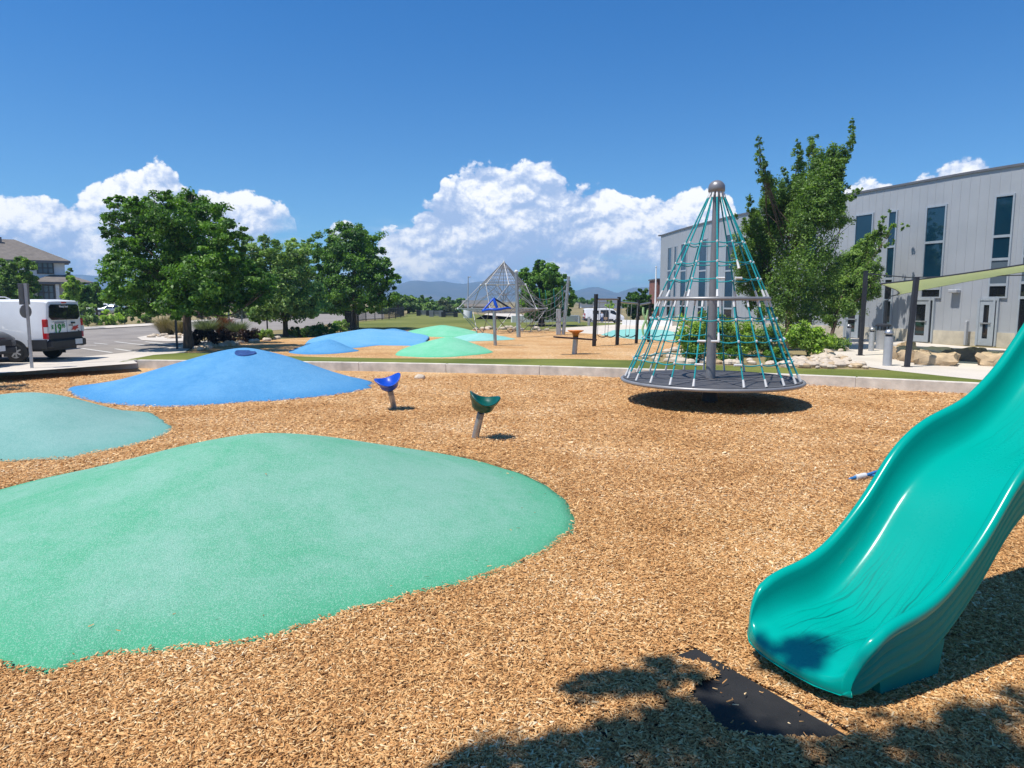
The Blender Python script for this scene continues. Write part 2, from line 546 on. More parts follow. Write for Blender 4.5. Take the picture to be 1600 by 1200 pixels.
def npmesh(name, verts, quads, mat, parent=None, origin=(0, 0, 0), tone=None, smooth=False):
    o0 = np.array(wloc(parent)) if parent is not None else np.array(origin, float)
    me = bpy.data.meshes.new(name)
    nv, nq = len(verts), len(quads)
    me.vertices.add(nv)
    me.vertices.foreach_set('co', (verts - o0).astype(np.float32).ravel())
    me.loops.add(nq * 4)
    me.loops.foreach_set('vertex_index', quads.astype(np.int32).ravel())
    me.polygons.add(nq)
    me.polygons.foreach_set('loop_start', np.arange(0, nq * 4, 4, dtype=np.int32))
    if smooth:
        me.polygons.foreach_set('use_smooth', np.ones(nq, dtype=bool))
    me.update(calc_edges=True)
    if tone is not None:
        at = me.attributes.new('tone', 'FLOAT', 'FACE')
        at.data.foreach_set('value', tone.astype(np.float32))
    me.materials.append(mat)
    o = bpy.data.objects.new(name, me)
    C.objects.link(o)
    if parent is not None:
        o.parent = parent
    else:
        o.location = o0
    return o


def tag(o, label=None, cat=None, group=None, kind=None):
    for k, v in (('label', label), ('category', cat), ('group', group), ('kind', kind)):
        if v:
            o[k] = v
    return o


def thing(name, label, cat, loc, group=None, rz=0.0):
    o = bpy.data.objects.new(name, None)
    o.empty_display_size = .3
    C.objects.link(o)
    o.location = tuple(map(float, loc))
    o.rotation_euler = (0, 0, rz)
    return tag(o, label, cat, group)


def spline(pts, n=8, closed=True):
    """Catmull-Rom through 2d/3d points"""
    p = [np.array(q, float) for q in pts]
    N, out = len(p), []
    for i in range(N if closed else N - 1):
        a, b, c, d = (p[(i - 1) % N], p[i], p[(i + 1) % N], p[(i + 2) % N]) if closed else (p[max(i - 1, 0)], p[i], p[i + 1], p[min(i + 2, N - 1)])
        for k in range(n):
            u = k / n
            out.append(.5 * (2 * b + (c - a) * u + (2 * a - 5 * b + 4 * c - d) * u * u + (3 * b - a - 3 * c + d) * u ** 3))
    if not closed:
        out.append(p[-1])
    return out


def inside(px, py, poly):
    poly = np.array(poly)[:, :2]
    r = np.zeros(len(px), bool)
    j = len(poly) - 1
    for i in range(len(poly)):
        xi, yi, xj, yj = *poly[i], *poly[j]
        if yi != yj:
            r ^= ((yi > py) != (yj > py)) & (px < (xj - xi) * (py - yi) / (yj - yi) + xi)
        j = i
    return r


S = 0.27                                    # level of everything round the sunken play pit


def dip(x, y):
    """the land falls away a little beyond the plaza, then rises to the fields"""
    sm = lambda v, a, b: np.clip((v - a) / (b - a), 0, 1) ** 2 * (3 - 2 * np.clip((v - a) / (b - a), 0, 1))
    return -1.35 * sm(y, 56, 98) * sm(x, 0, 7) * (1 - sm(y, 118, 190))


def sheet(name, pix, lvl, mat, world=False, label=None):
    pts = [np.array([*q[:2], S + lvl]) if world else P(q[0], q[1], S + lvl) for q in pix]
    o = MB().poly([(p[0], p[1], S + lvl) for p in pts]).build(name, mat)
    return tag(o, kind='structure')

# ================================================================== SETTING
rng = np.random.default_rng(7)
CORN = P(215, 575.5)
back = [P(215, 575.5), P(600, 580.5), P(900, 588), P(1250, 602), P(1530, 617)]
dv = back[-1] - back[-2]
back.append(back[-1] + dv * 1.6)
lft = [P(215, 575.5), P(0, 588)]
dl = (lft[1] - lft[0])
lft.append(lft[1] + dl * 3.2)
bk = spline([p[:2] for p in back], 5, False)
pit = [p[:2] for p in reversed(lft)][:-1] + [np.array(p[:2]) for p in bk] + [np.array([back[-1][0] + 1, -12]), np.array([lft[-1][0] - 2, -12])]
PC = np.array([0.0, 4.0])


def pit_r(a):
    d = np.array([math.cos(a), math.sin(a)])
    best = 0
    for i in range(len(pit)):
        p, q = pit[i] - PC, pit[(i + 1) % len(pit)] - PC
        e = q - p
        den = d[0] * e[1] - d[1] * e[0]
        if abs(den) < 1e-9:
            continue
        t = (p[0] * e[1] - p[1] * e[0]) / den
        u = (p[0] * d[1] - p[1] * d[0]) / den
        if t > 0 and -1e-6 <= u <= 1 + 1e-6:
            best = max(best, t)
    return best


angs = sorted(set([2 * math.pi * i / 200 for i in range(200)] + [math.atan2(*(p - PC)[::-1]) % (2 * math.pi) for p in pit]))
outs = [.09, 3, 8, 14, 20, 26, 32, 38, 44, 50, 56, 62, 70, 80, 90, 100, 112, 126, 142, 160, 180, 210, 260, 340, 500, 800, 1400, 3200]
vs, fs = [], []
for o_ in outs:
    for a in angs:
        r = pit_r(a) + o_
        x, y = PC[0] + r * math.cos(a), PC[1] + r * math.sin(a)
        vs.append((x, y, S - .012 + float(dip(x, y))))
na = len(angs)
for k in range(len(outs) - 1):
    for i in range(na):
        j = (i + 1) % na
        fs.append((k * na + i, k * na + j, (k + 1) * na + j, (k + 1) * na + i))
tag(MB().add(vs, fs).build('terrain', DRY, smooth=2), kind='structure')
# the pit bottom
px0, px1 = pit[0][0] - 6, back[-1][0] + 6
tag(MB().poly([(px0, -14, 0), (px1, -14, 0), (px1, 27, 0), (px0, 27, 0)]).build('mulch', MULCH), kind='structure')


# concrete edge walls of the pit
def wall_strip(pts, th, z0, z1, joints=True):
    """a low wall along pts (2d), thickened to the left of the direction of travel"""
    pts = [np.array(p[:2], float) for p in pts]
    ins, new, acc, nxt = [], [pts[0]], 0.0, 1.9
    flag = [0]
    for a, b_ in zip(pts[:-1], pts[1:]):
        L = np.hypot(*(b_ - a))
        while joints and acc + L > nxt + .03 and nxt > acc + .03:
            for d_, f_ in ((-.022, 0), (-.012, 1), (.012, 1), (.022, 0)):
                new.append(a + (b_ - a) * ((nxt + d_ - acc) / L)); flag.append(f_)
            nxt += 2.9
        if nxt <= acc + L + .03:
            nxt = acc + L + .08
        acc += L
        new.append(b_); flag.append(0)
    pts = new
    off = []
    for i, p in enumerate(pts):
        d = pts[min(i + 1, len(pts) - 1)] - pts[max(i - 1, 0)]
        d /= np.hypot(*d)
        off.append(p + th * np.array([-d[1], d[0]]))
    b = MB()
    n = len(pts)
    z1_ = z1
    vs = []
    for (p, q), f_ in zip(zip(pts, off), flag):
        c = (q - p) / th
        p = p + c * .016 * f_
        z1 = z1_ - .016 * f_
        pi, qi = p + c * .012, q - c * .012
        vs += [(*p, z0), (*p, z1 - .012), (*pi, z1), (*qi, z1), (*q, z1 - .012), (*q, z0)]
    fs = [(i * 6 + k, (i + 1) * 6 + k, (i + 1) * 6 + k + 1, i * 6 + k + 1) for i in range(n - 1) for k in range(5)]
    fs += [(5, 4, 3, 2, 1, 0)[::-1], tuple((n - 1) * 6 + k for k in range(6))[::-1]]
    return b.add(vs, fs)


def densify(pts, k=6):
    out = []
    for a, b in zip(pts[:-1], pts[1:]):
        out += [np.array(a[:2]) + (np.array(b[:2]) - np.array(a[:2])) * i / k for i in range(k)]
    return out + [np.array(pts[-1][:2])]


def curb_run(pts, name, label, mat, cat='concrete wall', grp=None):
    o = wall_strip(pts, .20, -.1, S + .012).build(name, mat, origin=(*pts[0][:2], 0))
    tag(o, label, cat, grp)
    return o


cw = curb_run(bk, 'curb_wall', 'long pale concrete edging wall along the back of the wood chip pit, grass behind it', CONC)
cl_ = curb_run([lft[2][:2], lft[1][:2], lft[0][:2]], 'curb_wall', 'concrete edging wall coloured darker for its shade, beside the pavement on the parking side of the chip pit', CONCD)

# sheets round the pit (pixel outlines of the photo give real positions on the level ground)
edge_back = [bk[i] + .19 * np.array([-.05, 1]) for i in range(len(bk))]
strip = [(*p,) for p in edge_back]
far_edge = [P(x, y, S)[:2] for x, y in ((1560, 596), (1480, 588), (1397, 579), (1310, 577), (1250, 576), (1100, 570), (985, 563), (900, 561), (750, 560.5), (600, 560), (500, 558), (400, 555), (330, 552), (288, 551), (240, 554.5), (205, 561), (185, 566))]
e1 = np.array(far_edge[0]) + (np.array(strip[-1]) - np.array(strip[-6])) * 1.0
sheet('turf_strip', strip + [tuple(e1)] + [tuple(p) for p in far_edge], .004, TURF, world=True)
sheet('play_mulch', [(288, 551), (330, 541), (352, 534), (420, 531), (480, 527.5), (540, 521), (580, 516), (640, 514.5), (700, 516), (760, 515), (830, 516), (880, 518), (930, 522), (990, 524), (1040, 530), (1075, 536),
                     (1060, 543), (1020, 553), (985, 563), (900, 561), (750, 560.5), (600, 560), (500, 558), (400, 555), (330, 552)], .002, MULCH)
sheet('lawn', [(540, 512), (580, 516), (640, 514.5), (700, 516), (760, 515), (830, 516), (880, 512), (990, 505.5), (880, 502), (820, 497), (760, 492), (700, 488.5), (640, 487), (632, 494), (612, 497.5), (575, 501.5), (560, 503)], .004, LAWN)
far_l = [(-300, 640), (-300, 560), (-300, 520)]
sheet('pavement', [(0, 583), (215, 567.3), (205, 561), (240, 554.5), (288, 551), (300, 542), (352, 531), (345, 528), (288, 537.5), (270, 541.5), (200, 550.5), (125, 558), (0, 567), (-200, 583), (-480, 608), (-480, 632)], .002, WALK)
sheet('parking_lot', [(-480, 608), (-200, 583), (0, 567), (125, 558), (200, 550.5), (270, 541.5), (300, 532), (300, 525), (330, 521), (420, 516.5), (480, 512), (520, 505), (545, 500.5), (600, 497), (600, 488), (540, 487.5), (500, 489), (440, 492.5), (380, 497),
                      (310, 502), (245, 508), (180, 512), (130, 514.5), (60, 517), (-100, 522), (-480, 530)], 0.0, ASPH)
sheet('kerb_island', [(214, 527), (222, 531.5), (262, 533.5), (300, 532), (302, 526), (290, 522), (240, 522.5)], .02, WALK)
sheet('plaza', [(1319, 561), (1361, 574), (1397, 579), (1480, 588), (1560, 596), (1760, 620), (1900, 590), (1800, 560), (1640, 549), (1520, 542), (1420, 534), (1330, 528), (1290, 536), (1290, 546), (1300, 555)], .006, WALK)
sheet('rear_plaza', [(880, 518), (930, 522), (990, 524), (1040, 530), (1075, 536), (1100, 530), (1085, 518), (1060, 509), (990, 505.5), (880, 512)], .003, WALK)
sheet('play_surface', [(938, 523.5), (990, 530), (1040, 531.5), (1075, 531), (1070, 523), (1040, 515.5), (985, 514), (958, 516)], .008, M('teal_safety_surface', (.20, .47, .42), .85, ns=1.5, na=.12))
# far side pavement along the street, and the bed of planting round the trees
sheet('street_pavement', [(130, 514.5), (245, 508), (380, 497), (500, 489), (540, 487.5), (540, 486), (490, 487), (380, 494), (245, 504.5), (130, 510.5), (-100, 518), (-100, 522)], .05, WALK)
# painted stall lines
pl = MB()
for a, b in (((125, 544), (175, 551)), ((180, 545), (206, 549)), ((180, 534), (225, 539)), ((227, 534), (270, 539)), ((147, 536), (168, 538)), ((128, 541), (150, 540)), ((205, 532), (250, 531)), ((60, 537), (122, 543))):
    p, q = P(*a, S)[:2], P(*b, S)[:2]
    d = (q - p) / np.hypot(*(q - p))
    n_ = np.array([-d[1], d[0]]) * .06
    pl.add([(*(p - n_), S + .005), (*(q - n_), S + .005), (*(q + n_), S + .005), (*(p + n_), S + .005)], [(0, 1, 2, 3)])
tag(pl.build('parking_markings', PAINT), kind='structure')
# paved drop-off lane beyond the plaza, following the falling ground
xs, ys = np.linspace(-4, 26, 31), np.linspace(76, 112, 30)
vs = [(x, y, S + .004 + float(dip(x, y))) for y in ys for x in xs]
fs = [(j * 31 + i, j * 31 + i + 1, (j + 1) * 31 + i + 1, (j + 1) * 31 + i) for j in range(29) for i in range(30)]
tag(MB().add(vs, fs).build('road', WALK), kind='structure')

# mountains
RID = [(-400, 440), (-100, 430), (0, 428), (60, 433), (100, 430), (130, 429), (170, 433), (300, 438), (450, 444), (560, 447), (605, 448), (622, 446), (640, 439.5), (655, 438.5), (672, 441), (695, 440), (712, 443), (725, 444),
       (745, 441), (770, 438), (800, 442), (840, 446), (870, 452), (893, 456), (905, 453), (921, 449), (935, 448.5), (950, 453), (963, 458), (975, 454), (990, 449.5), (1010, 449), (1030, 448), (1100, 447), (1300, 450), (2000, 455)]
cols = np.arange(-400, 2001, 5)
rz = np.interp(cols, [p[0] for p in RID], [p[1] for p in RID])
nrow = 26
prof = [math.sin(min(1, t / .72) * math.pi / 2) ** 1.5 if t < .72 else 1 - ((t - .72) / .28) ** 2 for t in np.linspace(0, 1, nrow)]
wob = np.zeros((nrow, len(cols)))
for k in range(26):
    fx, fy, ph = rng.uniform(.01, .16), rng.uniform(-.7, .7), rng.uniform(0, 6.3)
    wob += np.sin(fx * cols[None, :] + fy * np.arange(nrow)[:, None] + ph) / (1 + fx * 30)
wob /= np.abs(wob).max()
vs = []
for r_, t in enumerate(np.linspace(0, 1, nrow)):
    y = 2100 + 900 * t / .72
    for c_, px in enumerate(cols):
        hh = PY(px, rz[c_], 3000)[2]
        k = prof[r_] * (1 + .30 * wob[r_, c_] * (1 - prof[r_] * .9))
        vs.append((PY(px, 470, y)[0], y, -2 + (hh + 2) * k))
nc = len(cols)
fs = [(r_ * nc + i, r_ * nc + i + 1, (r_ + 1) * nc + i + 1, (r_ + 1) * nc + i) for r_ in range(nrow - 1) for i in range(nc - 1)]
MTN = ground_mat('mountain_slope', (.035, .05, .035), (.07, .075, .055), (.17, .14, .11), .012, .2)
tag(MB().add(vs, fs).build('mountains', MTN, smooth=2), kind='structure')

# the air
hz = MB().box((0, 1500, 43), (9000, 4400, 98)).build('haze', [], origin=(0, 0, 0))
hm = bpy.data.materials.new('haze_air')
hm.use_nodes = True
ht = NT(hm.node_tree)
for nd in list(hm.node_tree.nodes):
    hm.node_tree.nodes.remove(nd)
pv = ht.n('ShaderNodeVolumePrincipled', ins={'Color': (.42, .68, 1.0, 1), 'Density': .00042, 'Anisotropy': 0.1})
om = hm.node_tree.nodes.new('ShaderNodeOutputMaterial')
hm.node_tree.links.new(pv, om.inputs['Volume'])
hz.data.materials.append(hm)
hz.display_type = 'WIRE'
tag(hz, kind='stuff')

# ================================================================== RUBBER MOUNDS
RUB_GREEN = rubber_mat('green_rubber', (.065, .345, .190), (.185, .40, .305), (.34, .52, .43))
RUB_TEAL = rubber_mat('teal_rubber', (.125, .33, .29), (.20, .39, .355), (.36, .50, .47))
RUB_BLUE = rubber_mat('blue_rubber', (.04, .225, .47), (.095, .31, .55), (.24, .44, .64))
RUB_SKY = rubber_mat('sky_blue_rubber', (.075, .30, .56), (.14, .37, .60), (.30, .52, .70))
RUB_MINT = rubber_mat('mint_rubber', (.10, .47, .255), (.19, .53, .34), (.4, .62, .5))
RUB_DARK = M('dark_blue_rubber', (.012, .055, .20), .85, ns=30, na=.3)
RUB_AQUA = rubber_mat('aqua_rubber', (.17, .47, .41), (.26, .53, .48), (.42, .64, .60))
OUTLINES = []


def mound(label, outline, peak, h, mat, lvl=0.0, nr=30, sharp=.55, hole=None, group='rubber play mounds', wob=.0, cap=.06, grp_bulge=1.0):
    ol = [p[:2] for p in spline([np.array(q)[:2] for q in outline], 10)]
    r0 = np.random.default_rng(len(OUTLINES) + 3)
    if wob:
        n = len(ol)
        ns_ = sum(r0.normal() * np.sin(np.arange(n) * 2 * math.pi * f / n + r0.uniform(0, 6)) / f ** .5 for f in range(6, 44))
        ol = [p + (p - np.array(peak)) / np.hypot(*(p - np.array(peak))) * wob * ns_[i] for i, p in enumerate(ol)]
    OUTLINES.append((ol, lvl))
    n = len(ol)
    pk = np.array(peak)
    rad = np.array([np.hypot(*(p - pk)) for p in ol])
    kern = np.hanning(2 * (n // 5) + 1); kern /= kern.sum()
    hw_ = n // 5
    rsm = np.convolve(np.concatenate([rad[-hw_:], rad, rad[:hw_]]), kern, 'valid')
    ang_ = np.unwrap([math.atan2(*(p - pk)[::-1]) for p in ol])
    asm = np.convolve(np.concatenate([ang_[-hw_:] - (ang_[-1] + (ang_[1] - ang_[0]) - ang_[0]), ang_, ang_[:hw_] + (ang_[-1] + (ang_[1] - ang_[0]) - ang_[0])]), kern, 'valid')
    osm = [pk + r_ * np.array([math.cos(a), math.sin(a)]) for r_, a in zip(rsm, asm)]
    ts = [(k / nr) ** 1.15 for k in range(1, nr + 1)]
    c = np.array(peak)
    vs = [(*c, 0)]
    for t in ts:
        for p, ps_ in zip(ol, osm):
            q = c + (p - c) * t
            q = c + ((ps_ - c) * (1 - t ** 5) + (p - c) * t ** 5) * t
            tt = math.sqrt(t * t + cap * cap) - cap * (1 - t)
            z = h * (sharp * (1 - tt) + (1 - sharp) * (.5 + .5 * math.cos(math.pi * min(1, tt)))) ** grp_bulge
            z += .008 * math.sin(q[0] * 3.1 + q[1] * 1.7) * (1 - t)
            vs.append((*q, z))
    vs[0] = (*c, max(v[2] for v in vs[1:n + 1]))
    # skirt
    vs += [(*(c + (p - c) * 1.002), -.06) for p in ol]
    fs = [(0, 1 + i, 1 + (i + 1) % n) for i in range(n)]
    for k in range(nr):
        fs += [(1 + k * n + i, 1 + (k + 1) * n + i, 1 + (k + 1) * n + (i + 1) % n, 1 + k * n + (i + 1) % n) for i in range(n)]
    b = MB()
    root = thing('rubber_mound', label, 'play mound', (*c, lvl), group)
    b.add([(x, y, z + lvl) for x, y, z in vs], fs)
    o = b.build('mound_surface', mat, root, smooth=2)
    at = o.data.attributes.new('edge', 'FLOAT', 'POINT')
    at.data.foreach_set('value', np.array([0.0] + [t for t in ts for _ in range(n)] + [1.0] * n, np.float32))
    return root, vs


g1, _g = mound('large green rubber mound in the front, nearest to the slide',
      [P(0, 1043), P(65, 1058), P(135, 1038), P(230, 1025), P(350, 1010), P(430, 1000), P(500, 974), P(640, 934), P(700, 922), P(760, 904), P(830, 878), P(878, 848), P(899, 818), (.55, 8.15), (.0, 9.2), (-1.0, 10.2), (-2.5, 10.7), (-4.3, 10.5), (-5.6, 9.5), (-6.2, 8.0), (-6.0, 6.4), (-5.1, 5.3), (-4.2, 4.75)],
      (-2.88, 7.9), .74, RUB_GREEN, wob=.012, sharp=.92, cap=.10)
t1, _ = mound('teal grey rubber mound cut off by the left edge, between the green and blue mounds',
      [P(0, 722), P(60, 719), P(105, 718), P(150, 707), P(200, 698), P(245, 684), P(271, 671), P(262, 663), (-6.7, 13.3), (-7.5, 14.2), (-8.8, 14.5), (-10.2, 14.2), (-11.2, 13.0), (-11.2, 11.4), (-10.2, 10.2), (-8.6, 9.6)],
      (-8.9, 12.5), .60, RUB_TEAL, wob=.012, sharp=.25, cap=.12)
b1, bv = mound('big blue rubber mound with a dark hollow at its peak',
      [P(110, 614), P(130, 624), P(180, 632), P(270, 636), P(390, 628), P(420, 627), P(480, 622), P(540, 615), P(580, 606), P(577, 603), (-3.8, 19.2), (-4.6, 20.6), (-6.3, 21.4), (-8.2, 21.2), (-10.3, 20.2), (-11.6, 18.6)],
      (-6.98, 18.4), 1.03, RUB_BLUE, wob=.015, sharp=.72, cap=.08)
# the hollow near the peak: a flush patch, its dark colour standing in for the recess
hb = MB()
bva = np.array(bv)


def mz(x, y):
    d = (bva[:, 0] - x) ** 2 + (bva[:, 1] - y) ** 2
    i = np.argsort(d)[:6]
    k = 1 / (d[i] + 1e-4)
    return float((bva[i, 2] * k).sum() / k.sum())


hr_ = ray(383, 551.5)
for tt_ in np.linspace(14, 20, 400):
    hc = np.array([0, 0, H]) + hr_ * (tt_ / hr_[1])
    if hc[2] <= mz(hc[0], hc[1]):
        break
n_ = 32
rows = []
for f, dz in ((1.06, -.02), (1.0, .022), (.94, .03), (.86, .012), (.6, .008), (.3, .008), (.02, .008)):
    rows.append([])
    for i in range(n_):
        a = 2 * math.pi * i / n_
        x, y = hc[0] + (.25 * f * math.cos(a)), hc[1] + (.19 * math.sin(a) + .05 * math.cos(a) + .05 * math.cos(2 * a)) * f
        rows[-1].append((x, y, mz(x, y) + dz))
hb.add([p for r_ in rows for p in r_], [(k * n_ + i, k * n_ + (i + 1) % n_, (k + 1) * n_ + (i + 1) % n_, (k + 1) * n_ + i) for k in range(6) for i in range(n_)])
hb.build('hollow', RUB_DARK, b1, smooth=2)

G2 = lambda x, y: P(x, y, S)
mound('wide sky blue rubber mound in the far play area, tallest of the blue ones there',
      [G2(462, 547), G2(490, 541), G2(520, 545), G2(560, 543.5), G2(590, 540), G2(620, 540), G2(662, 540), G2(648, 532), (-6.0, 41), (-7.2, 42.8), (-8.7, 42), (-10.0, 39.5), (-10.1, 36.5), (-9.7, 33.5), (-9.2, 31)],
      (-7.55, 37.6), .50, RUB_SKY, S, 18, wob=.02, sharp=.75)
mound('small blue rubber mound in front of the wide sky blue mound',
      [G2(453, 551.5), G2(480, 554), G2(520, 553), G2(555, 549.5), G2(561, 547.5), (-6.6, 28.8), (-7.3, 30), (-8.5, 30), (-8.9, 28.4)],
      (-7.35, 28.2), .45, RUB_BLUE, S, 18, wob=.01, sharp=.7)
mound('small blue rubber mound peeking out behind the wide sky blue mound',
      [G2(600, 531), G2(630, 531.5), G2(662, 529), G2(655, 526), (-6.2, 42.2), (-7.3, 42.6), (-8.3, 41)],
      (-6.7, 39.8), .42, RUB_BLUE, S, 14)
mound('distant mint green rubber mound by the lawn',
      [G2(641, 525), G2(670, 526), G2(700, 527), G2(745, 525.5), G2(744, 521), (-2.4, 46), (-4.2, 48), (-6.2, 46)],
      (-4.15, 42.6), .52, RUB_MINT, S, 18, wob=.02, sharp=.75)
mound('mint green rubber mound just behind the turf strip',
      [G2(617, 554), G2(650, 558), G2(690, 558.5), G2(730, 556), G2(768, 551.5), G2(766, 548), (-1.6, 30.2), (-2.6, 31), (-3.9, 30)],
      (-2.45, 27.8), .56, RUB_MINT, S, 18, wob=.015, sharp=.75)
mound('low pale aqua rubber mound beside the blue spinner pole',
      [G2(718, 533.5), G2(750, 533), G2(780, 532), G2(806, 530), G2(795, 527.5), (-.6, 40), (-2, 41), (-3, 38)],
      (-1.55, 36.0), .34, RUB_AQUA, S, 14, wob=.01)

# ================================================================== RUBBER MAT under the slide exit
ma, mb_ = P(1088, 1014, .015), P(1342, 1161, .015)
d_ = (mb_ - ma)[:2]
pr = np.array([-d_[1], d_[0]]) * -.95
pr = np.array([d_[1], -d_[0]])
q3, q4 = mb_[:2] + pr * .95, ma[:2] + pr * .95
mt = MB().prism([(*ma[:2], .002), (*mb_[:2], .002), (*q3, .002), (*q4, .002)][::-1], (0, 0, .016))
matm = M('black_mat_rubber', (.012, .0118, .012), .8, ns=5, na=.45, bump=.4, bs=90)
o = mt.build('rubber_mat', matm, origin=(*ma[:2], 0))
tag(o, 'black rubber wear mat half buried in wood chips below the slide exit', 'rubber mat')

# ================================================================== WOOD CHIPS
MATVIS = [P(*q, 0)[:2] for q in ((1085, 1012), (1130, 1043), (1200, 1078), (1270, 1113), (1352, 1163), (1300, 1164), (1240, 1163), (1170, 1158), (1135, 1150), (1112, 1132), (1098, 1110), (1078, 1096), (1096, 1072), (1126, 1064), (1108, 1046), (1070, 1038), (1040, 1028))]


def chips(bands, seed=5):
    rg = np.random.default_rng(seed)
    X, Yv, Ln = [], [], []
    for y0, y1, dens, l0, l1 in bands:
        wd = .92
        area = wd * (y1 ** 2 - y0 ** 2)
        n = int(area * dens)
        y = np.sqrt(rg.uniform(y0 ** 2, y1 ** 2, n))
        x = y * rg.uniform(-wd, wd, n)
        X.append(x); Yv.append(y); Ln.append(rg.uniform(l0, l1, n) * rg.uniform(.55, 1.0, n))
    x, y, L = map(np.concatenate, (X, Yv, Ln))
    keep = (y < 21) & inside(x, y, pit)
    lift = np.zeros(len(x), bool)
    for ol, lv in OUTLINES:
        if lv == 0:
            oc = np.mean(ol, 0)
            inn = inside(x, y, ol)
            rnd = rg.uniform(0, 1, len(x))
            for sh_f, pr_f in ((.994, .85), (.988, .30), (.978, .07)):
                lap = inn & ~inside(x, y, [oc + (p - oc) * (sh_f + .005 * math.sin(i * .9) * math.sin(i * .37)) for i, p in enumerate(ol)]) & (rnd < pr_f)
                lift |= lap
            keep &= ~inn | lift
    vis = inside(x, y, MATVIS)
    keep &= ~(vis & (rg.uniform(0, 1, len(x)) > .006))
    # stay off the pale bases
    x, y, L, lift = x[keep], y[keep], L[keep], lift[keep]
    n = len(x)
    W = L * rg.uniform(.17, .46, n)
    T = rg.uniform(.002, .005, n)
    yaw = rg.uniform(0, 2 * math.pi, n)
    pit_ = rg.normal(0, .20, n)
    rol = rg.normal(0, .34, n)
    z = rg.uniform(.004, .022, n) + .010 * np.sin(x * 2.3 + np.sin(y * 1.9)) * np.sin(y * 2.9 + 1)+ .008 + .012 * lift + .3 * L * np.abs(np.sin(pit_))
    onmat = inside(x, y, [tuple(ma[:2]), tuple(mb_[:2]), tuple(q3), tuple(q4)])
    z = np.where(onmat, z + .018, z)
    cy, sy, cp, sp, cr, sr = np.cos(yaw), np.sin(yaw), np.sin(pit_) * 0 + np.cos(pit_), np.sin(pit_), np.cos(rol), np.sin(rol)
    ax = np.stack([cy * cp, sy * cp, sp], 1)
    bx0 = np.stack([-sy, cy, np.zeros(n)], 1)
    nx0 = np.cross(ax, bx0)
    bx = bx0 * cr[:, None] + nx0 * sr[:, None]
    nx = np.cross(ax, bx)
    ctr = np.stack([x, y, z], 1)
    k1, k2 = rg.uniform(.08, 1.0, n), rg.uniform(.15, 1.0, n)
    sk = rg.uniform(-.25, .25, n)
    cor = []
    for sx_, sy_, k in ((-1, -1, k1), (1, -1, k2), (1, 1, k2), (-1, 1, k1)):
        cor.append(ctr + ax * (sx_ * L / 2 + sk * L * sy_ * .3)[:, None] + bx * (sy_ * W / 2 * k)[:, None])
    top = np.stack(cor, 1)
    near = y < 7.5
    tone = np.clip(rg.beta(2.3, 1.7, n) * .92 + .08, 0, 1)
    V_, Q_, T_ = [], [], []
    tn = top[near]
    bn = tn - nx[near][:, None, :] * T[near][:, None, None] * np.sign(nx[near][:, 2])[:, None, None]
    m = len(tn)
    vv = np.concatenate([tn, bn], 1).reshape(-1, 3)
    b0 = (np.arange(m) * 8)[:, None]
    qs = np.concatenate([b0 + np.array(q) for q in ((0, 1, 2, 3), (0, 4, 5, 1), (1, 5, 6, 2), (2, 6, 7, 3), (3, 7, 4, 0))], 0)
    V_.append(vv); Q_.append(qs); T_.append(np.tile(tone[near], 5))
    tf = top[~near].reshape(-1, 3)
    m2 = len(tf) // 4
    V_.append(tf); Q_.append((np.arange(m2) * 4)[:, None] + np.arange(4) + len(vv)); T_.append(tone[~near])
    return np.concatenate(V_), np.concatenate(Q_), np.concatenate(T_)


cv, cq, ct = chips([(2.3, 4.2, 12500, .018, .052), (4.2, 6.5, 8600, .02, .056), (6.5, 10, 4300, .026, .062), (10, 15, 1700, .034, .075), (15, 21, 650, .045, .09)])
# a few strays kicked up on the green mound
g1v = np.array(_g)
rs_ = np.random.default_rng(12)
sv_, sq_, st_ = [], [], []
for _k in range(60):
    i = int(rs_.integers(len(g1v) - 1300, len(g1v) - 420)) if _k > 3 else int(rs_.integers(900, len(g1v) - 420))
    p = g1v[i] + np.array([rs_.normal() * .06, rs_.normal() * .06, .004])
    L_, a_ = rs_.uniform(.008, .022), rs_.uniform(0, 6.3)
    u_, w_ = np.array([math.cos(a_), math.sin(a_), 0]) * L_, np.array([-math.sin(a_), math.cos(a_), 0]) * L_ * .22
    sq_.append(np.arange(4) + len(sv_) + len(cv))
    sv_ += [p - u_ - w_ * .4, p + u_ - w_ * .3, p + u_ + w_ * .5 + (0, 0, .004), p - u_ + w_ + (0, 0, .006)]
    st_.append(rs_.uniform(.3, .9))
cv, cq, ct = np.concatenate([cv, np.array(sv_)]), np.concatenate([cq, np.array(sq_)]), np.concatenate([ct, np.array(st_)])
tag(npmesh('wood_chips', cv, cq, CHIPM, tone=ct), kind='stuff')

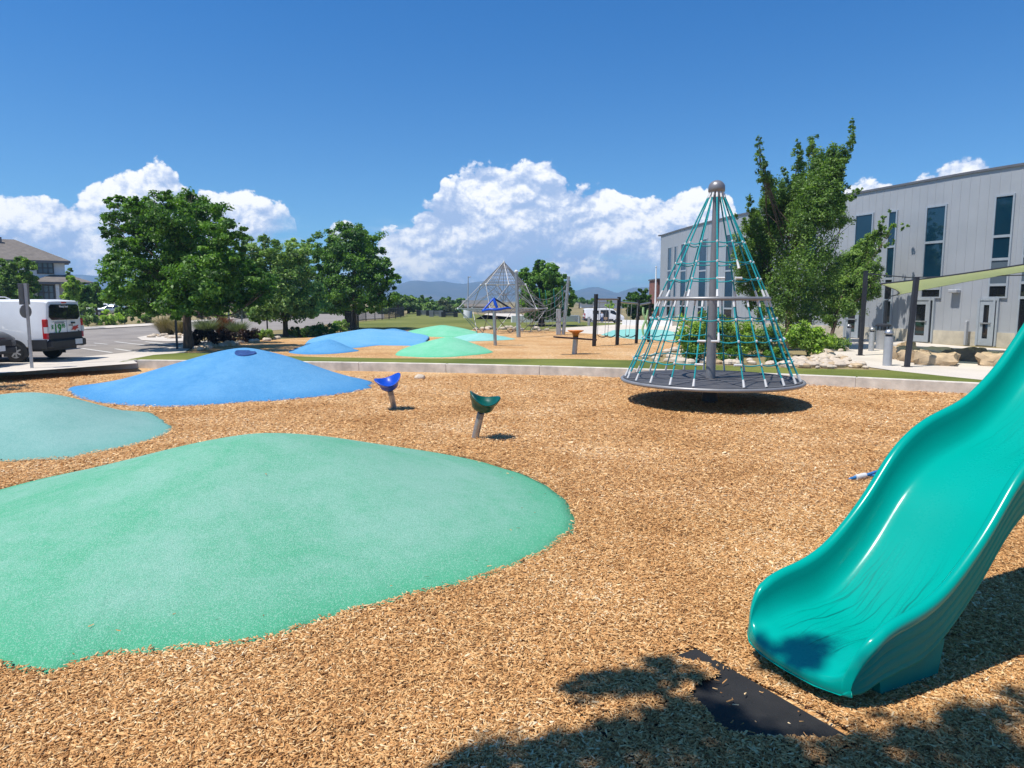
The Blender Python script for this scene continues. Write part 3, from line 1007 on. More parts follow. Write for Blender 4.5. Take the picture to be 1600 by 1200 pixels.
# ================================================================== SLIDE
TEAL = None
def slide_mat():
    m, t, b = newmat('moulded_teal_plastic')
    uv = t.n('ShaderNodeUVMap')
    sp = t.n('ShaderNodeSeparateXYZ', ins={0: uv})
    s_, c_ = sp.node.outputs[0], sp.node.outputs[1]      # run in metres, lateral in metres
    co = t.n('ShaderNodeTexCoord', out='Object')
    n1 = t.n('ShaderNodeTexNoise', ins={'Vector': co, 'Scale': 2.2, 'Detail': 5.0})
    base = t.mix(n1, (.0, .285, .230), (.0, .325, .265))
    # shoe scuffs: thin streaks along the run, thick near the exit
    bend = t.n('ShaderNodeTexNoise', ins={'Vector': co, 'Scale': 3.0, 'Detail': 2.0})
    cc = t.m('ADD', c_, t.m('MULTIPLY', t.m('SUBTRACT', bend, .5), .07))
    st = None
    for i, (fc, fs_, th) in enumerate(((70., .8, .58), (44., .6, .62), (120., 1.0, .60))):
        v = t.n('ShaderNodeCombineXYZ', ins={0: t.m('MULTIPLY', s_, fs_), 1: t.m('MULTIPLY', t.m('ADD', cc, t.m('MULTIPLY', s_, .10 * (i - 1))), fc), 2: i * 7.3})
        n = t.n('ShaderNodeTexNoise', ins={'Vector': v, 'Scale': 1.0, 'Detail': 3.0, 'Roughness': .55})
        k = t.sm(n, th, th + .07)
        st = k if st is None else t.m('MAXIMUM', st, k)
    mask = t.m('MULTIPLY', t.m('MULTIPLY', t.sm(s_, -.02, .10), t.m('SUBTRACT', 1.0, t.sm(s_, .55, 1.15))), t.m('SUBTRACT', 1.0, t.sm(t.m('ABSOLUTE', c_), .20, .31)))
    mask2 = t.m('MULTIPLY', t.m('MULTIPLY', t.sm(s_, 1.6, 2.0), t.m('SUBTRACT', 1.0, t.sm(t.m('ABSOLUTE', c_), .2, .3))), .25)
    mk = t.m('MULTIPLY', st, t.m('ADD', mask, mask2), clamp=True)
    setin(t, b, 'Base Color', t.mix(t.m('MULTIPLY', mk, .70), base, (.0, .05, .05)))
    gr = t.n('ShaderNodeTexNoise', ins={'Vector': co, 'Scale': 60.0, 'Detail': 3.0})
    setin(t, b, 'Roughness', t.m('ADD', t.m('ADD', t.m('MULTIPLY_ADD', gr, .12, .16), t.m('MULTIPLY', t.m('SUBTRACT', 1.0, t.sm(t.m('ABSOLUTE', c_), .04, .24)), .07)), t.m('MULTIPLY', mk, .12)))
    b.inputs['IOR'].default_value = 1.36
    b.inputs['Specular IOR Level'].default_value = .42
    setin(t, b, 'Normal', t.n('ShaderNodeBump', ins={'Strength': .05, 'Distance': .02, 'Height': n1}))
    return m


SL = slide_mat()
ang = R(26)
hd = np.array([math.cos(ang), math.sin(ang)])
nr_ = np.array([hd[1], -hd[0]])                    # towards the right rim
L0 = P(1180, 925, .40)[:2]
Lpix = [(1180, 925), (1215, 897), (1250, 885), (1290, 858), (1330, 810), (1360, 768), (1390, 714), (1420, 680), (1450, 657), (1480, 643), (1510, 627), (1530, 608), (1560, 576), (1600, 516)]
prf = []
for p in Lpix:
    d = ray(*p)
    nn = np.array([-hd[1], hd[0]])
    t_ = (nn @ L0) / (nn @ d[:2])
    q = np.array([0, 0, H]) + t_ * d
    prf.append(((q[:2] - L0) @ hd, q[2]))
prf = [(p[0], p[1]) for p in prf]
prf += [(prf[-1][0] + .45, prf[-1][1] + .46), (prf[-1][0] + .8, prf[-1][1] + .62), (prf[-1][0] + 1.2, prf[-1][1] + .66)]
ps0, pz0 = np.array([p[0] for p in prf]), np.array([p[1] for p in prf])
ps = np.arange(-.3, prf[-1][0] + .2, .01)
pz = np.interp(ps, ps0, pz0)
kg = np.exp(-.5 * (np.arange(-30, 31) * .01 / .075) ** 2); kg /= kg.sum()
pz = np.convolve(np.pad(pz, 30, mode='edge'), kg, 'valid')
RW = .80 / 2                                       # rim centre to slide centre
ctr0 = L0 + nr_ * RW


def section(s):
    """closed loop of (lateral c, height z, smooth uv lateral) at run s"""
    ss = np.array([s - .06, s - .03, s, s + .03, s + .06])
    zr = float(np.mean(np.interp(ss, ps, pz))) if s > .08 else float(np.interp(s, ps, pz))
    zr = max(.395, zr)
    dep = .20 + .07 * min(1, max(0, s / .5))        # bed below rim
    zb = zr - dep
    wf = 1.0
    dz = 0.0
    front = 0
    if s < .0:
        front = min(1.0, -s / .15)
        e = math.sqrt(max(0, 1 - front ** 2))
        zr = zb + (zr - zb) * (.10 + .90 * e) - .02 * front
        wf = .90 + .10 * e
    und = zb - .055 - (0.02 if s > .3 else .03)
    lip = min(1, max(0, (-s) / .15))
    zb2 = zb - .035 * lip ** 1.5
    r = .036 * (1 - .35 * lip)
    pts = []
    bw = .27 * wf
    RWw = RW * wf
    # inner surface from left rim to right rim
    inner = []
    hgt = zr - zb2
    for k in range(9):                              # bed out to the wall foot, up the curved wall
        u = k / 8
        inner.append((bw * u, zb2 + .026 * u * u))
    for k in range(1, 7):
        u = k / 6
        a = u * math.pi / 2
        inner.append((bw + (RWw - r - bw) * math.sin(a) ** 1.0, zb2 + .026 + max(.004, hgt - .026 - r * .2) * (1 - math.cos(a)) ** .9))
    rim = []
    for k in range(7):
        a = math.pi - math.pi * (k / 6)
        rim.append((RWw + r * math.cos(a), zr - r * .35 + r * 1.15 * math.sin(a)))
    outer = []
    zt = zr - r * .5
    for k in range(1, 27):
        u = k / 26
        ribs = .007 * (max(0, math.cos((u * 4.0 - .5) * 2 * math.pi)) ** 3) * (1 if .04 < u < .92 else 0) * (1 - lip)
        outer.append((RWw + r * .95 - .045 * u - ribs, zt + (und - zt) * u))
    half = inner + rim[1:] + outer + [(RWw * .55, und - .004), (0.0, und - .006)]
    right = half
    left = [(-c, z) for c, z in half[1:-1]][::-1]
    return right + left


srun = [-.15, -.146, -.137, -.12, -.095, -.065, -.035, -.01, .015, .05, .09, .13] + list(np.arange(.18, prf[-1][0], .045))
loops = [section(s) for s in srun]
m_ = len(loops[0])
vs, uvs = [], []
for s, lp in zip(srun, loops):
    for c, z in lp:
        p = ctr0 + hd * (s + (.02 if s < 0 else 0) * 0) + nr_ * c
        # round the front corners of the exit in plan
        if s < .12:
            k = (abs(c) / RW) ** 3 * max(0, (.12 - s) / .27)
            p = p + hd * .10 * k
        vs.append((*p, z))
        uvs.append((s, c))
fs = [(i * m_ + k, i * m_ + (k + 1) % m_, (i + 1) * m_ + (k + 1) % m_, (i + 1) * m_ + k) for i in range(len(srun) - 1) for k in range(m_)]
# front cap : shrink the first loop towards the lip bottom
fc = [np.array(v) for v in vs[:m_]]
zlow = min(v[2] for v in fc)
base_i = len(vs)
for step, (k, dn, fo) in enumerate(((.55, .02, .012), (.05, .045, .0))):
    cen = np.mean(fc, 0)
    for v, uvp in zip(fc, uvs[:m_]):
        q = v.copy()
        q[2] = v[2] + (zlow - .0 - v[2]) * (1 - k)
        q[:2] -= hd * fo
        vs.append(tuple(q))
        uvs.append((-.3, .5))
fs += [(k, base_i + k, base_i + (k + 1) % m_, (k + 1) % m_) for k in range(m_)]
fs += [(base_i + k, base_i + m_ + k, base_i + m_ + (k + 1) % m_, base_i + (k + 1) % m_) for k in range(m_)]
sl = thing('playground_slide', 'glossy teal plastic wave slide with scuffed exit rising out of the frame', 'slide', (*ctr0, 0))
b = MB()
b.add(vs, fs)
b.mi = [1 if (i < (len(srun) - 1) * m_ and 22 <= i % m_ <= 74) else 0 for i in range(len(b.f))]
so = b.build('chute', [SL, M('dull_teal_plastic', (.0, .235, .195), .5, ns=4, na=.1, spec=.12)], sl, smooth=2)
ul = so.data.uv_layers.new(name='UVMap')
li = np.zeros(len(so.data.loops), np.int32)
so.data.loops.foreach_get('vertex_index', li)
ul.data.foreach_set('uv', np.array(uvs, np.float32)[li].ravel())
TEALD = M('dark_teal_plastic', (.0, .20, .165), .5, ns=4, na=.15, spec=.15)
fb = MB()
for s0, s1, w0 in ((.26, .80, .33),):
    pts = []
    for s, z in ((s0, -.05), (s1 - .06, -.05), (s1, .24), (s0 - .04, .16)):
        q = ctr0 + hd * s - nr_ * w0
        pts.append((*q, z))
    fb.prism(pts, (*(nr_ * 2 * w0), 0))
fb.build('support_foot', TEALD, sl)
lg = MB()
for c in (-.3, .3):
    q = ctr0 + hd * (prf[-1][0] - .3) + nr_ * c
    lg = MB().tube([(*q, -.1), (*q, prf[-1][1] - .33)], .045, 12)
    lg.build('support_leg', GREYP, sl, smooth=True)

# blue rope end with a white sleeve lying behind the slide
rt = thing('rope_tether', 'blue rope end with white sleeve lying on the chips behind the slide', 'rope', P(1327, 748, 0))
a, bb, c = P(1327, 749, .02), P(1336, 746, .05), P(1353, 742.5, .06)
d = P(1400, 728, .07)
d2 = P(1400, 748, .06)
MB().tube(spline([a, bb, c, P(1370, 737, .08), d], 5, False), .019, 8).build('rope', ROPEB, rt, smooth=True)
MB().tube(spline([c, P(1366, 743, .05), d2], 5, False), .016, 8).build('rope', ROPEB, rt, smooth=True)
MB().tube([P(1337, 746, .05), P(1352, 742.5, .065)], .034, 12).build('sleeve', CLAMP, rt, smooth=True)

# ================================================================== SPINNER SEATS
def spin_seat(label, base_px, top_px, d_top, colr, turn, seat_r):
    base = P(*base_px, 0)
    top = PY(*top_px, base[1] + d_top)
    t = thing('spinner_seat', label, 'spinner seat', base, 'stand up spinner seats')
    b_, tp = Vector(base), Vector(top)
    ax = (tp - b_).normalized()
    MB().tube([b_ - ax * .12, b_ + ax * (tp - b_).length * .74], .058, 16).build('pole', STEEL, t, smooth=True)
    MB().tube([b_ + ax * (tp - b_).length * .74, b_ + ax * (tp - b_).length * .94], .06, 16).build('collar', GREYP, t, smooth=True)
    MB().tube([b_ + ax * (tp - b_).length * .93, tp + ax * .05], .03, 12).build('spindle', BLACKP, t, smooth=True)
    sb = MB()
    R_ = seat_r
    prof = [(.06, 0.0), (.12, .012), (.17, .055), (.19, .11), (.195, .135), (.228, .175), (R_, .225), (R_ + .008, .236), (R_ - .004, .246), (R_ - .03, .236), (.18, .17), (.11, .12), (.02, .105)]
    def fz(a, k):
        if 5 <= k <= 10:
            w_ = {5: .25, 6: .9, 7: 1, 8: 1, 9: .95, 10: .4}[k]
            return w_ * .058 * math.cos(2 * (a - turn))
        if k == 4:
            return .012 * math.cos(2 * (a - turn))
        return 0
    n0 = len(sb.v)
    sb.lathe((0, 0, 0), prof, 40, fz)
    # tilt with the pole
    q = Vector((0, 0, 1)).rotation_difference(ax)
    sb.v = [tuple(q @ Vector(v) + tp) for v in sb.v]
    sb.build('seat', colr, t, smooth=2)
    return t


PBLUE = M('blue_plastic', (.006, .06, .42), .3, ns=5, na=.1)
PGREEN = M('green_plastic', (.0, .072, .052), .32, ns=5, na=.1)
spin_seat('blue cup shaped spinner seat on a leaning steel pole by the blue mound', (616, 638.5), (609.5, 609), -.12, PBLUE, .35, .27)
spin_seat('dark green cup shaped spinner seat on a leaning steel pole between chips and mound', (742, 685), (752, 643), -.06, PGREEN, .15, .25)

# pale stone on the chips
def rock(name, c, r, mat, seed, label=None, cat=None, group=None, flat=.6, parent=None, n=10, rough=.16):
    rg = np.random.default_rng(seed)
    vs, fs = [], []
    ph = rg.uniform(0, 6.3, (8,))
    dirs = rg.normal(size=(8, 3)); dirs /= np.linalg.norm(dirs, axis=1)[:, None]
    cut = rg.uniform(.62, .95, 8)
    m = n * 2
    for i in range(n + 1):
        th = math.pi * i / n
        for k in range(m):
            a = 2 * math.pi * k / m
            d = np.array([math.sin(th) * math.cos(a), math.sin(th) * math.sin(a), math.cos(th)])
            q = 1 + rough * float(np.sum(np.sin(3 * (dirs @ d) + ph)) / 4)
            for dd, cu in zip(dirs, cut):
                pr_ = float(dd @ d) * q
                if pr_ > cu:
                    q *= cu / pr_ * .55 + .45
            vs.append((c[0] + r[0] * q * d[0], c[1] + r[1] * q * d[1], c[2] + r[2] * q * d[2]))
    for i in range(n):
        for k in range(m):
            fs.append((i * m + k, (i + 1) * m + k, (i + 1) * m + (k + 1) % m, i * m + (k + 1) % m))
    o = MB().add(vs, fs).build(name, mat, origin=c)
    return tag(o, label, cat, group)


rock('stone', (*P(656, 592)[:2], .03), (.17, .15, .11), PALEROCK, 3, 'small pale stone lying on the chips behind the blue spinner seat', 'stone')

# ================================================================== ROPE CAROUSEL
ZD = .54
cc = P(1110, 590.5, ZD)
rc = thing('rope_carousel', 'tall cone rope carousel with teal net, grey round deck and domed steel mast', 'rope carousel', (*cc[:2], 0))
cx, cy = cc[:2]
RD = 139.0 / F * cy - .03
RIMG = M('rim_grey', (.25, .25, .255), .4, .3, ns=7, na=.08)
dk = MB().lathe((cx, cy, 0), [(.02, ZD - .085), (RD - .06, ZD - .085), (RD - .04, ZD - .02), (RD - .04, ZD), (.02, ZD)], 96)
DECK = M('deck_grey', (.085, .083, .088), .6, .1, ns=3, na=.2, bump=.5, bs=60)
deck = dk.build('deck', DECK, rc, smooth=True)
MB().ring((cx, cy, ZD - .045), RD + .0, .04, 128, 10).build('rim', RIMG, deck, smooth=2)
sm_ = MB()
for k in range(8):
    a = 2 * math.pi * k / 8 + .1
    sm_.box((cx + RD * .5 * math.cos(a), cy + RD * .5 * math.sin(a), ZD + .003), (RD * .96, .016, .008), a)
sm_.build('deck_seams', CHARP, deck)
HC = (590.5 - 298) / F * cy
ZT = ZD + HC
MB().tube([(cx, cy, -.2), (cx, cy, ZD - .05)], .17, 24).build('pivot_base', CHARP, rc, smooth=True)
MB().tube([(cx, cy, ZD - .05), (cx, cy, ZT - .05)], [.108, .072], 28).build('mast', GREYP, rc, smooth=True)
rcap = .178
MB().lathe((cx, cy, ZT - .02), [(.02, -.09), (rcap - .02, -.09), (rcap, -.075), (rcap, .0)] + [(rcap * math.cos(a), rcap * .92 * math.sin(a)) for a in np.linspace(.15, 1.5, 8)] + [(.005, rcap * .92)], 32).build('dome_cap', GREYP, rc, smooth=2)
ZH = ZD + (590.5 - 467) / F * cy
RH = 84.5 / F * cy - .03
MB().ring((cx, cy, ZH), RH, .042, 96, 10).build('hoop', RIMG, rc, smooth=2)
rt_ = .13
r_at = lambda z: RH + (RD - .07 - RH) * (ZH - z) / (ZH - ZD) if z <= ZH else rt_ + (RH - rt_) * ((ZT - .12 - z) / (ZT - .12 - ZH))
# vertical ropes
NL, NU = 24, 12
a0 = math.radians(-90 + 4.3)
low_angs = [a0 + 2 * math.pi * k / NL for k in range(NL)]
up_angs = [a0 + math.radians(14.0) + 2 * math.pi * k / NU for k in range(NU)]
gap = NL - 1                                      # the front gap to climb in


def rope(p, q, r=.0155, ends=True, parent=rc, name='net_rope', bow=0.0):
    p, q = np.array(p), np.array(q)
    b = MB()
    L = np.linalg.norm(q - p)
    pts = [p + (q - p) * k / 6 for k in range(7)]
    for k, x in enumerate(pts):
        x[:2] -= (np.array([x[0] - cx, x[1] - cy]) / max(.2, np.hypot(x[0] - cx, x[1] - cy))) * bow * math.sin(math.pi * k / 6)
    b.tube(pts, r, 8)
    if ends:
        b.cur = 1
        u = (q - p) / L
        b.tube([p, p + u * .16], [r * 1.75, r * 1.35], 8)
        b.tube([q - u * .14, q], [r * 1.35, r * 1.7], 8)
    return b.build(name, [ROPE, CLAMP], parent, smooth=True)


for k, a in enumerate(low_angs):
    ca, sa = math.cos(a), math.sin(a)
    zb = ZD + .01 if k != gap else ZD + .92
    rb = r_at(zb)
    rope((cx + rb * ca, cy + rb * sa, zb), (cx + RH * ca, cy + RH * sa, ZH - .04), bow=.03)
for k, a in enumerate(up_angs):
    ca, sa = math.cos(a), math.sin(a)
    zb = ZH + .04 if k != 0 else ZH + .62
    rb = r_at(zb)
    rope((cx + rb * ca, cy + rb * sa, zb), (cx + rt_ * ca, cy + rt_ * sa, ZT - .11), .0165)
# net rings: rope sagging between the uprights, with white clamps


def net_ring(z, angs_, skip=None, sag=.028):
    b = MB()
    n = len(angs_)
    for k in range(n):
        if skip is not None and k in skip:
            continue
        a, c = angs_[k], angs_[k] + 2 * math.pi / n
        pa, pc = [np.array([cx + r_at(z) * math.cos(q), cy + r_at(z) * math.sin(q), z]) for q in (a, c)]
        pts = []
        for i in range(7):
            u = i / 6
            p = pa + (pc - pa) * u
            p[2] -= sag * 4 * u * (1 - u) * (1 + .5 * math.sin(k * 2.3))
            pts.append(p)
        b.cur = 0
        b.tube(pts, .0125, 6)
    b.cur = 1
    for k in range(n):
        a = angs_[k]
        if skip is not None and k in skip and (k - 1) % n in skip:
            continue
        b.lathe((cx + (r_at(z) + .004) * math.cos(a), cy + (r_at(z) + .004) * math.sin(a), z), [(.005, -.028), (.021, -.02), (.026, 0), (.021, .02), (.005, .028)], 8)
    if skip:
        for k in skip:
            for a, sgn, nb_ in ((angs_[k], 1, (k - 1) % n), (angs_[(k + 1) % n], -1, (k + 1) % n)):
                if nb_ in skip:
                    continue
                p = np.array([cx + r_at(z) * math.cos(a), cy + r_at(z) * math.sin(a), z])
                tq = np.array([-math.sin(a), math.cos(a), 0]) * sgn
                b.tube([p, p + tq * .15], .024, 8)
    return b.build('net_ring', [ROPE, CLAMP], rc, smooth=True)


net_ring(ZD + 1.33, low_angs)
net_ring(ZD + .90, low_angs, {gap - 1})
net_ring(ZD + .44, low_angs, {gap - 1, gap})
net_ring(ZH + .42, up_angs, {11})
net_ring(ZH + .78, up_angs)
net_ring(ZH + 1.20, up_angs)

# ================================================================== VEGETATION
LEAF_DK = leaf_mat('leaf_deep_green', (.0277, .0751, .0151), (.0810, .1823, .0272), (.1968, .3539, .0529))
LEAF_MID = leaf_mat('leaf_mid_green', (.0417, .0858, .0212), (.1158, .2145, .0393), (.2663, .3969, .0831))
LEAF_OLIVE = leaf_mat('leaf_olive', (.0610, .1097, .0342), (.1585, .2682, .0731), (.3656, .4997, .1463))
LEAF_LIME = leaf_mat('leaf_lime', (.1097, .1828, .0292), (.2560, .4022, .0610), (.4875, .6582, .1219))
LEAF_RED = leaf_mat('leaf_dark_red', (.020, .012, .012), (.055, .028, .024), (.10, .055, .04))
LEAF_RUST = leaf_mat('leaf_rust', (.07, .02, .015), (.15, .05, .035), (.22, .10, .05))
LEAF_STRAW = leaf_mat('grass_straw', (.10, .085, .03), (.22, .18, .08), (.36, .29, .15), .15)
LEAF_SAGE = leaf_mat('leaf_sage', (.06, .08, .05), (.12, .15, .09), (.20, .23, .15))


def leafcloud(cl, n, size, seed, flat=.8, tuft=.30, upb=.55, asp=.55, fill=.16, tone0=.5, clump_pts=(.045)):
    """cl: list of (centre, radii); leaves gathered in tufts over each lobe's shell"""
    rg = np.random.default_rng(seed)
    wts = np.array([(r[0] * r[1] + r[0] * r[2] + r[1] * r[2]) for c, r in cl])
    cnt = np.maximum(8, (n * wts / wts.sum()).astype(int))
    CT, ND, TN = [], [], []
    for (c, r), m in zip(cl, cnt):
        c, r = np.array(c), np.array(r)
        K = max(5, int(m / 75))
        d = rg.normal(size=(K, 3))
        d /= np.linalg.norm(d, axis=1)[:, None]
        rad = rg.uniform(.62, 1.02, K)
        rad[rg.uniform(size=K) < fill] *= .55
        tc = c + d * r * rad[:, None]
        ts = rg.uniform(.6, 1.25, K) * tuft
        tt = rg.normal(0, .20, K) + tone0
        idx = rg.integers(0, K, m)
        off = rg.normal(size=(m, 3)) * .55
        off *= np.minimum(1, 1.15 / np.maximum(1e-3, np.linalg.norm(off, axis=1)))[:, None]
        off[:, 2] *= flat
        p = tc[idx] + off * (ts[idx])[:, None] * np.mean(r)
        nd = d[idx] * .75 + rg.normal(size=(m, 3)) * .75 + np.array([0, 0, upb])
        CT.append(p); ND.append(nd)
        TN.append(np.clip(tt[idx] + rg.normal(0, .17, m), 0, 1))
    p, nd, tn = np.concatenate(CT), np.concatenate(ND), np.concatenate(TN)
    nd /= np.linalg.norm(nd, axis=1)[:, None]
    m = len(p)
    ref = rg.normal(size=(m, 3))
    a = np.cross(nd, ref); a /= np.linalg.norm(a, axis=1)[:, None]
    b = np.cross(nd, a)
    s = size * rg.uniform(.45, 1.5, m)
    fold = nd * (s * .18)[:, None]
    v = np.stack([p - a * (s * .5)[:, None], p + b * (s * asp * .5)[:, None] + fold, p + a * (s * .5)[:, None], p - b * (s * asp * .5)[:, None] + fold], 1).reshape(-1, 3)
    q = np.arange(m * 4).reshape(-1, 4)
    return v, q, tn


def pxcl(d, lst, seed, half=None, deep=.75):
    """lobes traced in the photo, set at distance d with a spread in depth"""
    rg = np.random.default_rng(seed)
    xs = [p[0] for p in lst]
    cxm = (min(xs) + max(xs)) / 2
    hw = max(half or 0, (max(xs) - min(xs)) / 2 + np.mean([p[2] for p in lst]) * .5) * d / F
    out = []
    for i, (x, y, rx, ry) in enumerate(lst):
        k = math.sqrt(max(.06, 1 - min(1, ((x - cxm) * d / F / hw)) ** 2)) * hw * deep
        for dy in ((rg.uniform(-1, -.35) * k, rg.uniform(.2, 1) * k) if len(lst) < 22 else (.95 * k * math.sin(x * .05 + y * .021 + seed) + rg.normal() * .05 * k,)):
            yy = d + dy
            c = PY(x + rg.uniform(-2, 2), y, yy)
            out.append((c, (rx * yy / F, max(rx, ry) * yy / F * .95, ry * yy / F)))
    return out


def limbs(base, top, cl, seed, r0, forks=12, parent=None, lean=0.0, low=.35):
    rg = np.random.default_rng(seed)
    b = MB()
    base, top = np.array(base, float), np.array(top, float)
    L = top - base
    trunk = []
    for k in range(9):
        u = k / 8
        w_ = np.array([math.sin(u * 5 + seed), math.cos(u * 4 + seed * 2), 0]) * r0 * .35 * u
        trunk.append(base + L * u + w_)
    rr = [r0 * (1.45 if k == 0 else 1.0 if k < 3 else 1.0 - .75 * (k - 2) / 6) for k in range(9)]
    trunk[0] = trunk[0] - np.array([0, 0, .08])
    b.tube(trunk, rr, 12)
    idx = rg.permutation(len(cl))[:forks]
    for i in idx:
        c, r = cl[i]
        c = np.array(c)
        u = np.clip((c[2] - base[2]) / max(.1, L[2]) * .55 + rg.uniform(-.06, .06), low, .92)
        k = u * 8
        p0 = trunk[int(k)] + (trunk[min(8, int(k) + 1)] - trunk[int(k)]) * (k - int(k))
        mid = p0 * .5 + c * .5 + np.array([0, 0, -.12 * np.linalg.norm(c - p0)]) + rg.normal(size=3) * .06 * np.linalg.norm(c - p0)
        pts = spline([p0, mid, c], 5, False)
        rs = np.linspace(r0 * .30 * (1.1 - u * .5), r0 * .06, len(pts))
        b.tube(pts, rs, 7)
        for _ in range(2):
            e = c + rg.normal(size=3) * np.array(r) * .6
            q = pts[len(pts) * 2 // 3]
            b.tube([q, (q + e) / 2 + rg.normal(size=3) * .05, e], [r0 * .13, r0 * .08, r0 * .03], 5)
    return b.build('trunk', BARK, parent, smooth=True)


def tree(label, base_px, d, lobes, n, size, mat, seed, trunk_top=None, r0=.16, name='tree', cat='tree', group='trees round the playground', deep=.75, forks=14, tuft=.30, flat=.75, lvl=S, tone0=.5, asp=.55, ttop=.7):
    base = PY(base_px, 470, d)
    base = np.array([base[0], d, lvl])
    t = thing(name, label, cat, base, group)
    n = int(n * 2.3); size *= .80
    cl = pxcl(d, lobes, seed, deep=deep)
    zs = [c[2] for c, r in cl]
    tp = np.array([np.mean([c[0] for c, r in cl]) * .5 + base[0] * .5, d, min(zs) + (max(zs) - min(zs)) * ttop])
    limbs(base, tp, cl, seed, r0, forks, t)
    v, q, tn = leafcloud(cl, n, size, seed + 1, tuft=tuft, flat=flat, tone0=tone0, asp=asp)
    npmesh('crown', v, q, mat, t, tone=tn)
    return t


T_BIG = [(200, 335, 34, 30), (182, 316, 16, 14), (186, 362, 26, 20), (222, 322, 26, 18), (255, 335, 46, 36), (300, 324, 34, 28), (322, 340, 36, 30), (352, 358, 28, 24), (366, 382, 24, 20), (196, 396, 36, 28), (250, 392, 52, 40), (310, 390, 52, 40), (345, 408, 36, 28),
         (178, 425, 24, 20), (200, 440, 42, 32), (255, 445, 52, 36), (310, 440, 52, 38), (352, 450, 42, 32), (395, 442, 38, 24), (376, 420, 26, 22), (182, 462, 22, 14), (232, 474, 40, 20), (288, 478, 44, 20), (338, 474, 38, 20), (390, 464, 28, 18), (412, 456, 18, 15), (262, 303, 10, 8), (300, 305, 9, 8)]
tree('big broad deep green tree, widest of the trees along the parking lot', 291, 29.5, T_BIG, 30000, .175, LEAF_DK, 11, r0=.165, forks=18, tuft=.30, flat=.55)
T_MID = [(396, 402, 22, 26), (388, 385, 10, 18), (420, 388, 18, 20), (432, 408, 24, 26), (460, 392, 18, 18), (466, 410, 24, 26), (478, 384, 8, 10), (440, 435, 42, 32), (398, 440, 26, 30), (478, 440, 24, 28), (430, 465, 44, 26), (480, 468, 32, 22), (404, 480, 22, 18), (442, 484, 42, 15), (478, 486, 26, 10), (402, 496, 14, 7), (500, 470, 10, 14), (412, 376, 6, 10)]
tree('mid green tree with pale upper shoots, between the two dark trees', 445, 40, T_MID, 17000, .19, LEAF_OLIVE, 23, r0=.14, tuft=.28, flat=.8)
T_RND = [(545, 362, 24, 14), (532, 374, 26, 18), (566, 372, 30, 20), (584, 380, 16, 16), (506, 384, 24, 22), (545, 396, 44, 28), (588, 402, 22, 22), (500, 412, 22, 24), (540, 425, 44, 30), (590, 430, 26, 28), (606, 420, 12, 14), (512, 448, 30, 24), (552, 455, 46, 26), (598, 456, 24, 26), (614, 436, 9, 18), (535, 476, 36, 14), (580, 476, 26, 12)]
tree('dense dark rounded tree beside the black railing fence', 552, 49, T_RND, 18000, .22, LEAF_DK, 31, r0=.14, tuft=.27, flat=.6)
T_NET = [(845, 418, 14, 12), (830, 428, 16, 16), (858, 430, 18, 18), (872, 440, 16, 16), (838, 448, 26, 22), (866, 460, 24, 22), (884, 456, 12, 14), (830, 470, 22, 18), (858, 482, 28, 16), (838, 490, 22, 10), (814, 436, 9, 10), (892, 470, 6, 12), (880, 486, 12, 8)]
tree('bushy dark tree right behind the grey net climber', 846, 56, T_NET, 12000, .24, LEAF_DK, 41, r0=.22, tuft=.27)
T_SML = [(985, 462, 8, 8), (1000, 460, 10, 9), (990, 474, 16, 12), (1008, 472, 12, 12), (980, 476, 9, 8), (996, 484, 16, 10), (1012, 484, 9, 9), (990, 492, 10, 5)]
tree('small dark round tree behind the swing posts near the building', 998, 66, T_SML, 5000, .26, LEAF_DK, 47, r0=.16, tuft=.3, tone0=.36)
T_R = [(1186, 240, 4, 16), (1190, 268, 8, 18), (1198, 295, 12, 20), (1207, 322, 17, 20), (1168, 322, 10, 10), (1178, 345, 13, 14), (1155, 340, 6, 6), (1246, 232, 7, 12), (1248, 258, 8, 16), (1250, 284, 11, 18), (1275, 232, 10, 12), (1276, 258, 13, 20), (1283, 285, 17, 24), (1300, 268, 14, 20), (1306, 240, 13, 16), (1318, 225, 8, 14), (1329, 200, 4, 14), (1331, 222, 5, 10), (1298, 310, 18, 24), (1275, 315, 17, 22), (1250, 318, 16, 22),
       (1228, 340, 20, 24), (1262, 350, 28, 26), (1300, 345, 20, 20), (1320, 318, 14, 12), (1344, 300, 8, 6), (1195, 370, 26, 24), (1235, 380, 34, 28), (1275, 388, 30, 28), (1178, 400, 20, 20), (1205, 415, 34, 26), (1250, 422, 38, 28), (1290, 420, 26, 24), (1190, 445, 26, 24), (1228, 455, 36, 26), (1270, 455, 34, 26), (1210, 485, 28, 18), (1248, 488, 36, 18), (1170, 470, 14, 14), (1150, 440, 8, 12), (1140, 462, 8, 12)]
def shoot(pts, r0_, r1_, step=9):
    out = []
    for a, c in zip(pts[:-1], pts[1:]):
        m = max(1, int(math.hypot(c[0] - a[0], c[1] - a[1]) / step))
        out += [(a[0] + (c[0] - a[0]) * k / m, a[1] + (c[1] - a[1]) * k / m) for k in range(m)]
    out.append(pts[-1])
    n = len(out)
    return [(x, y, 1.35 * (r0_ + (r1_ - r0_) * i / n), 1.6 * (r0_ + (r1_ - r0_) * i / n)) for i, (x, y) in enumerate(out)]


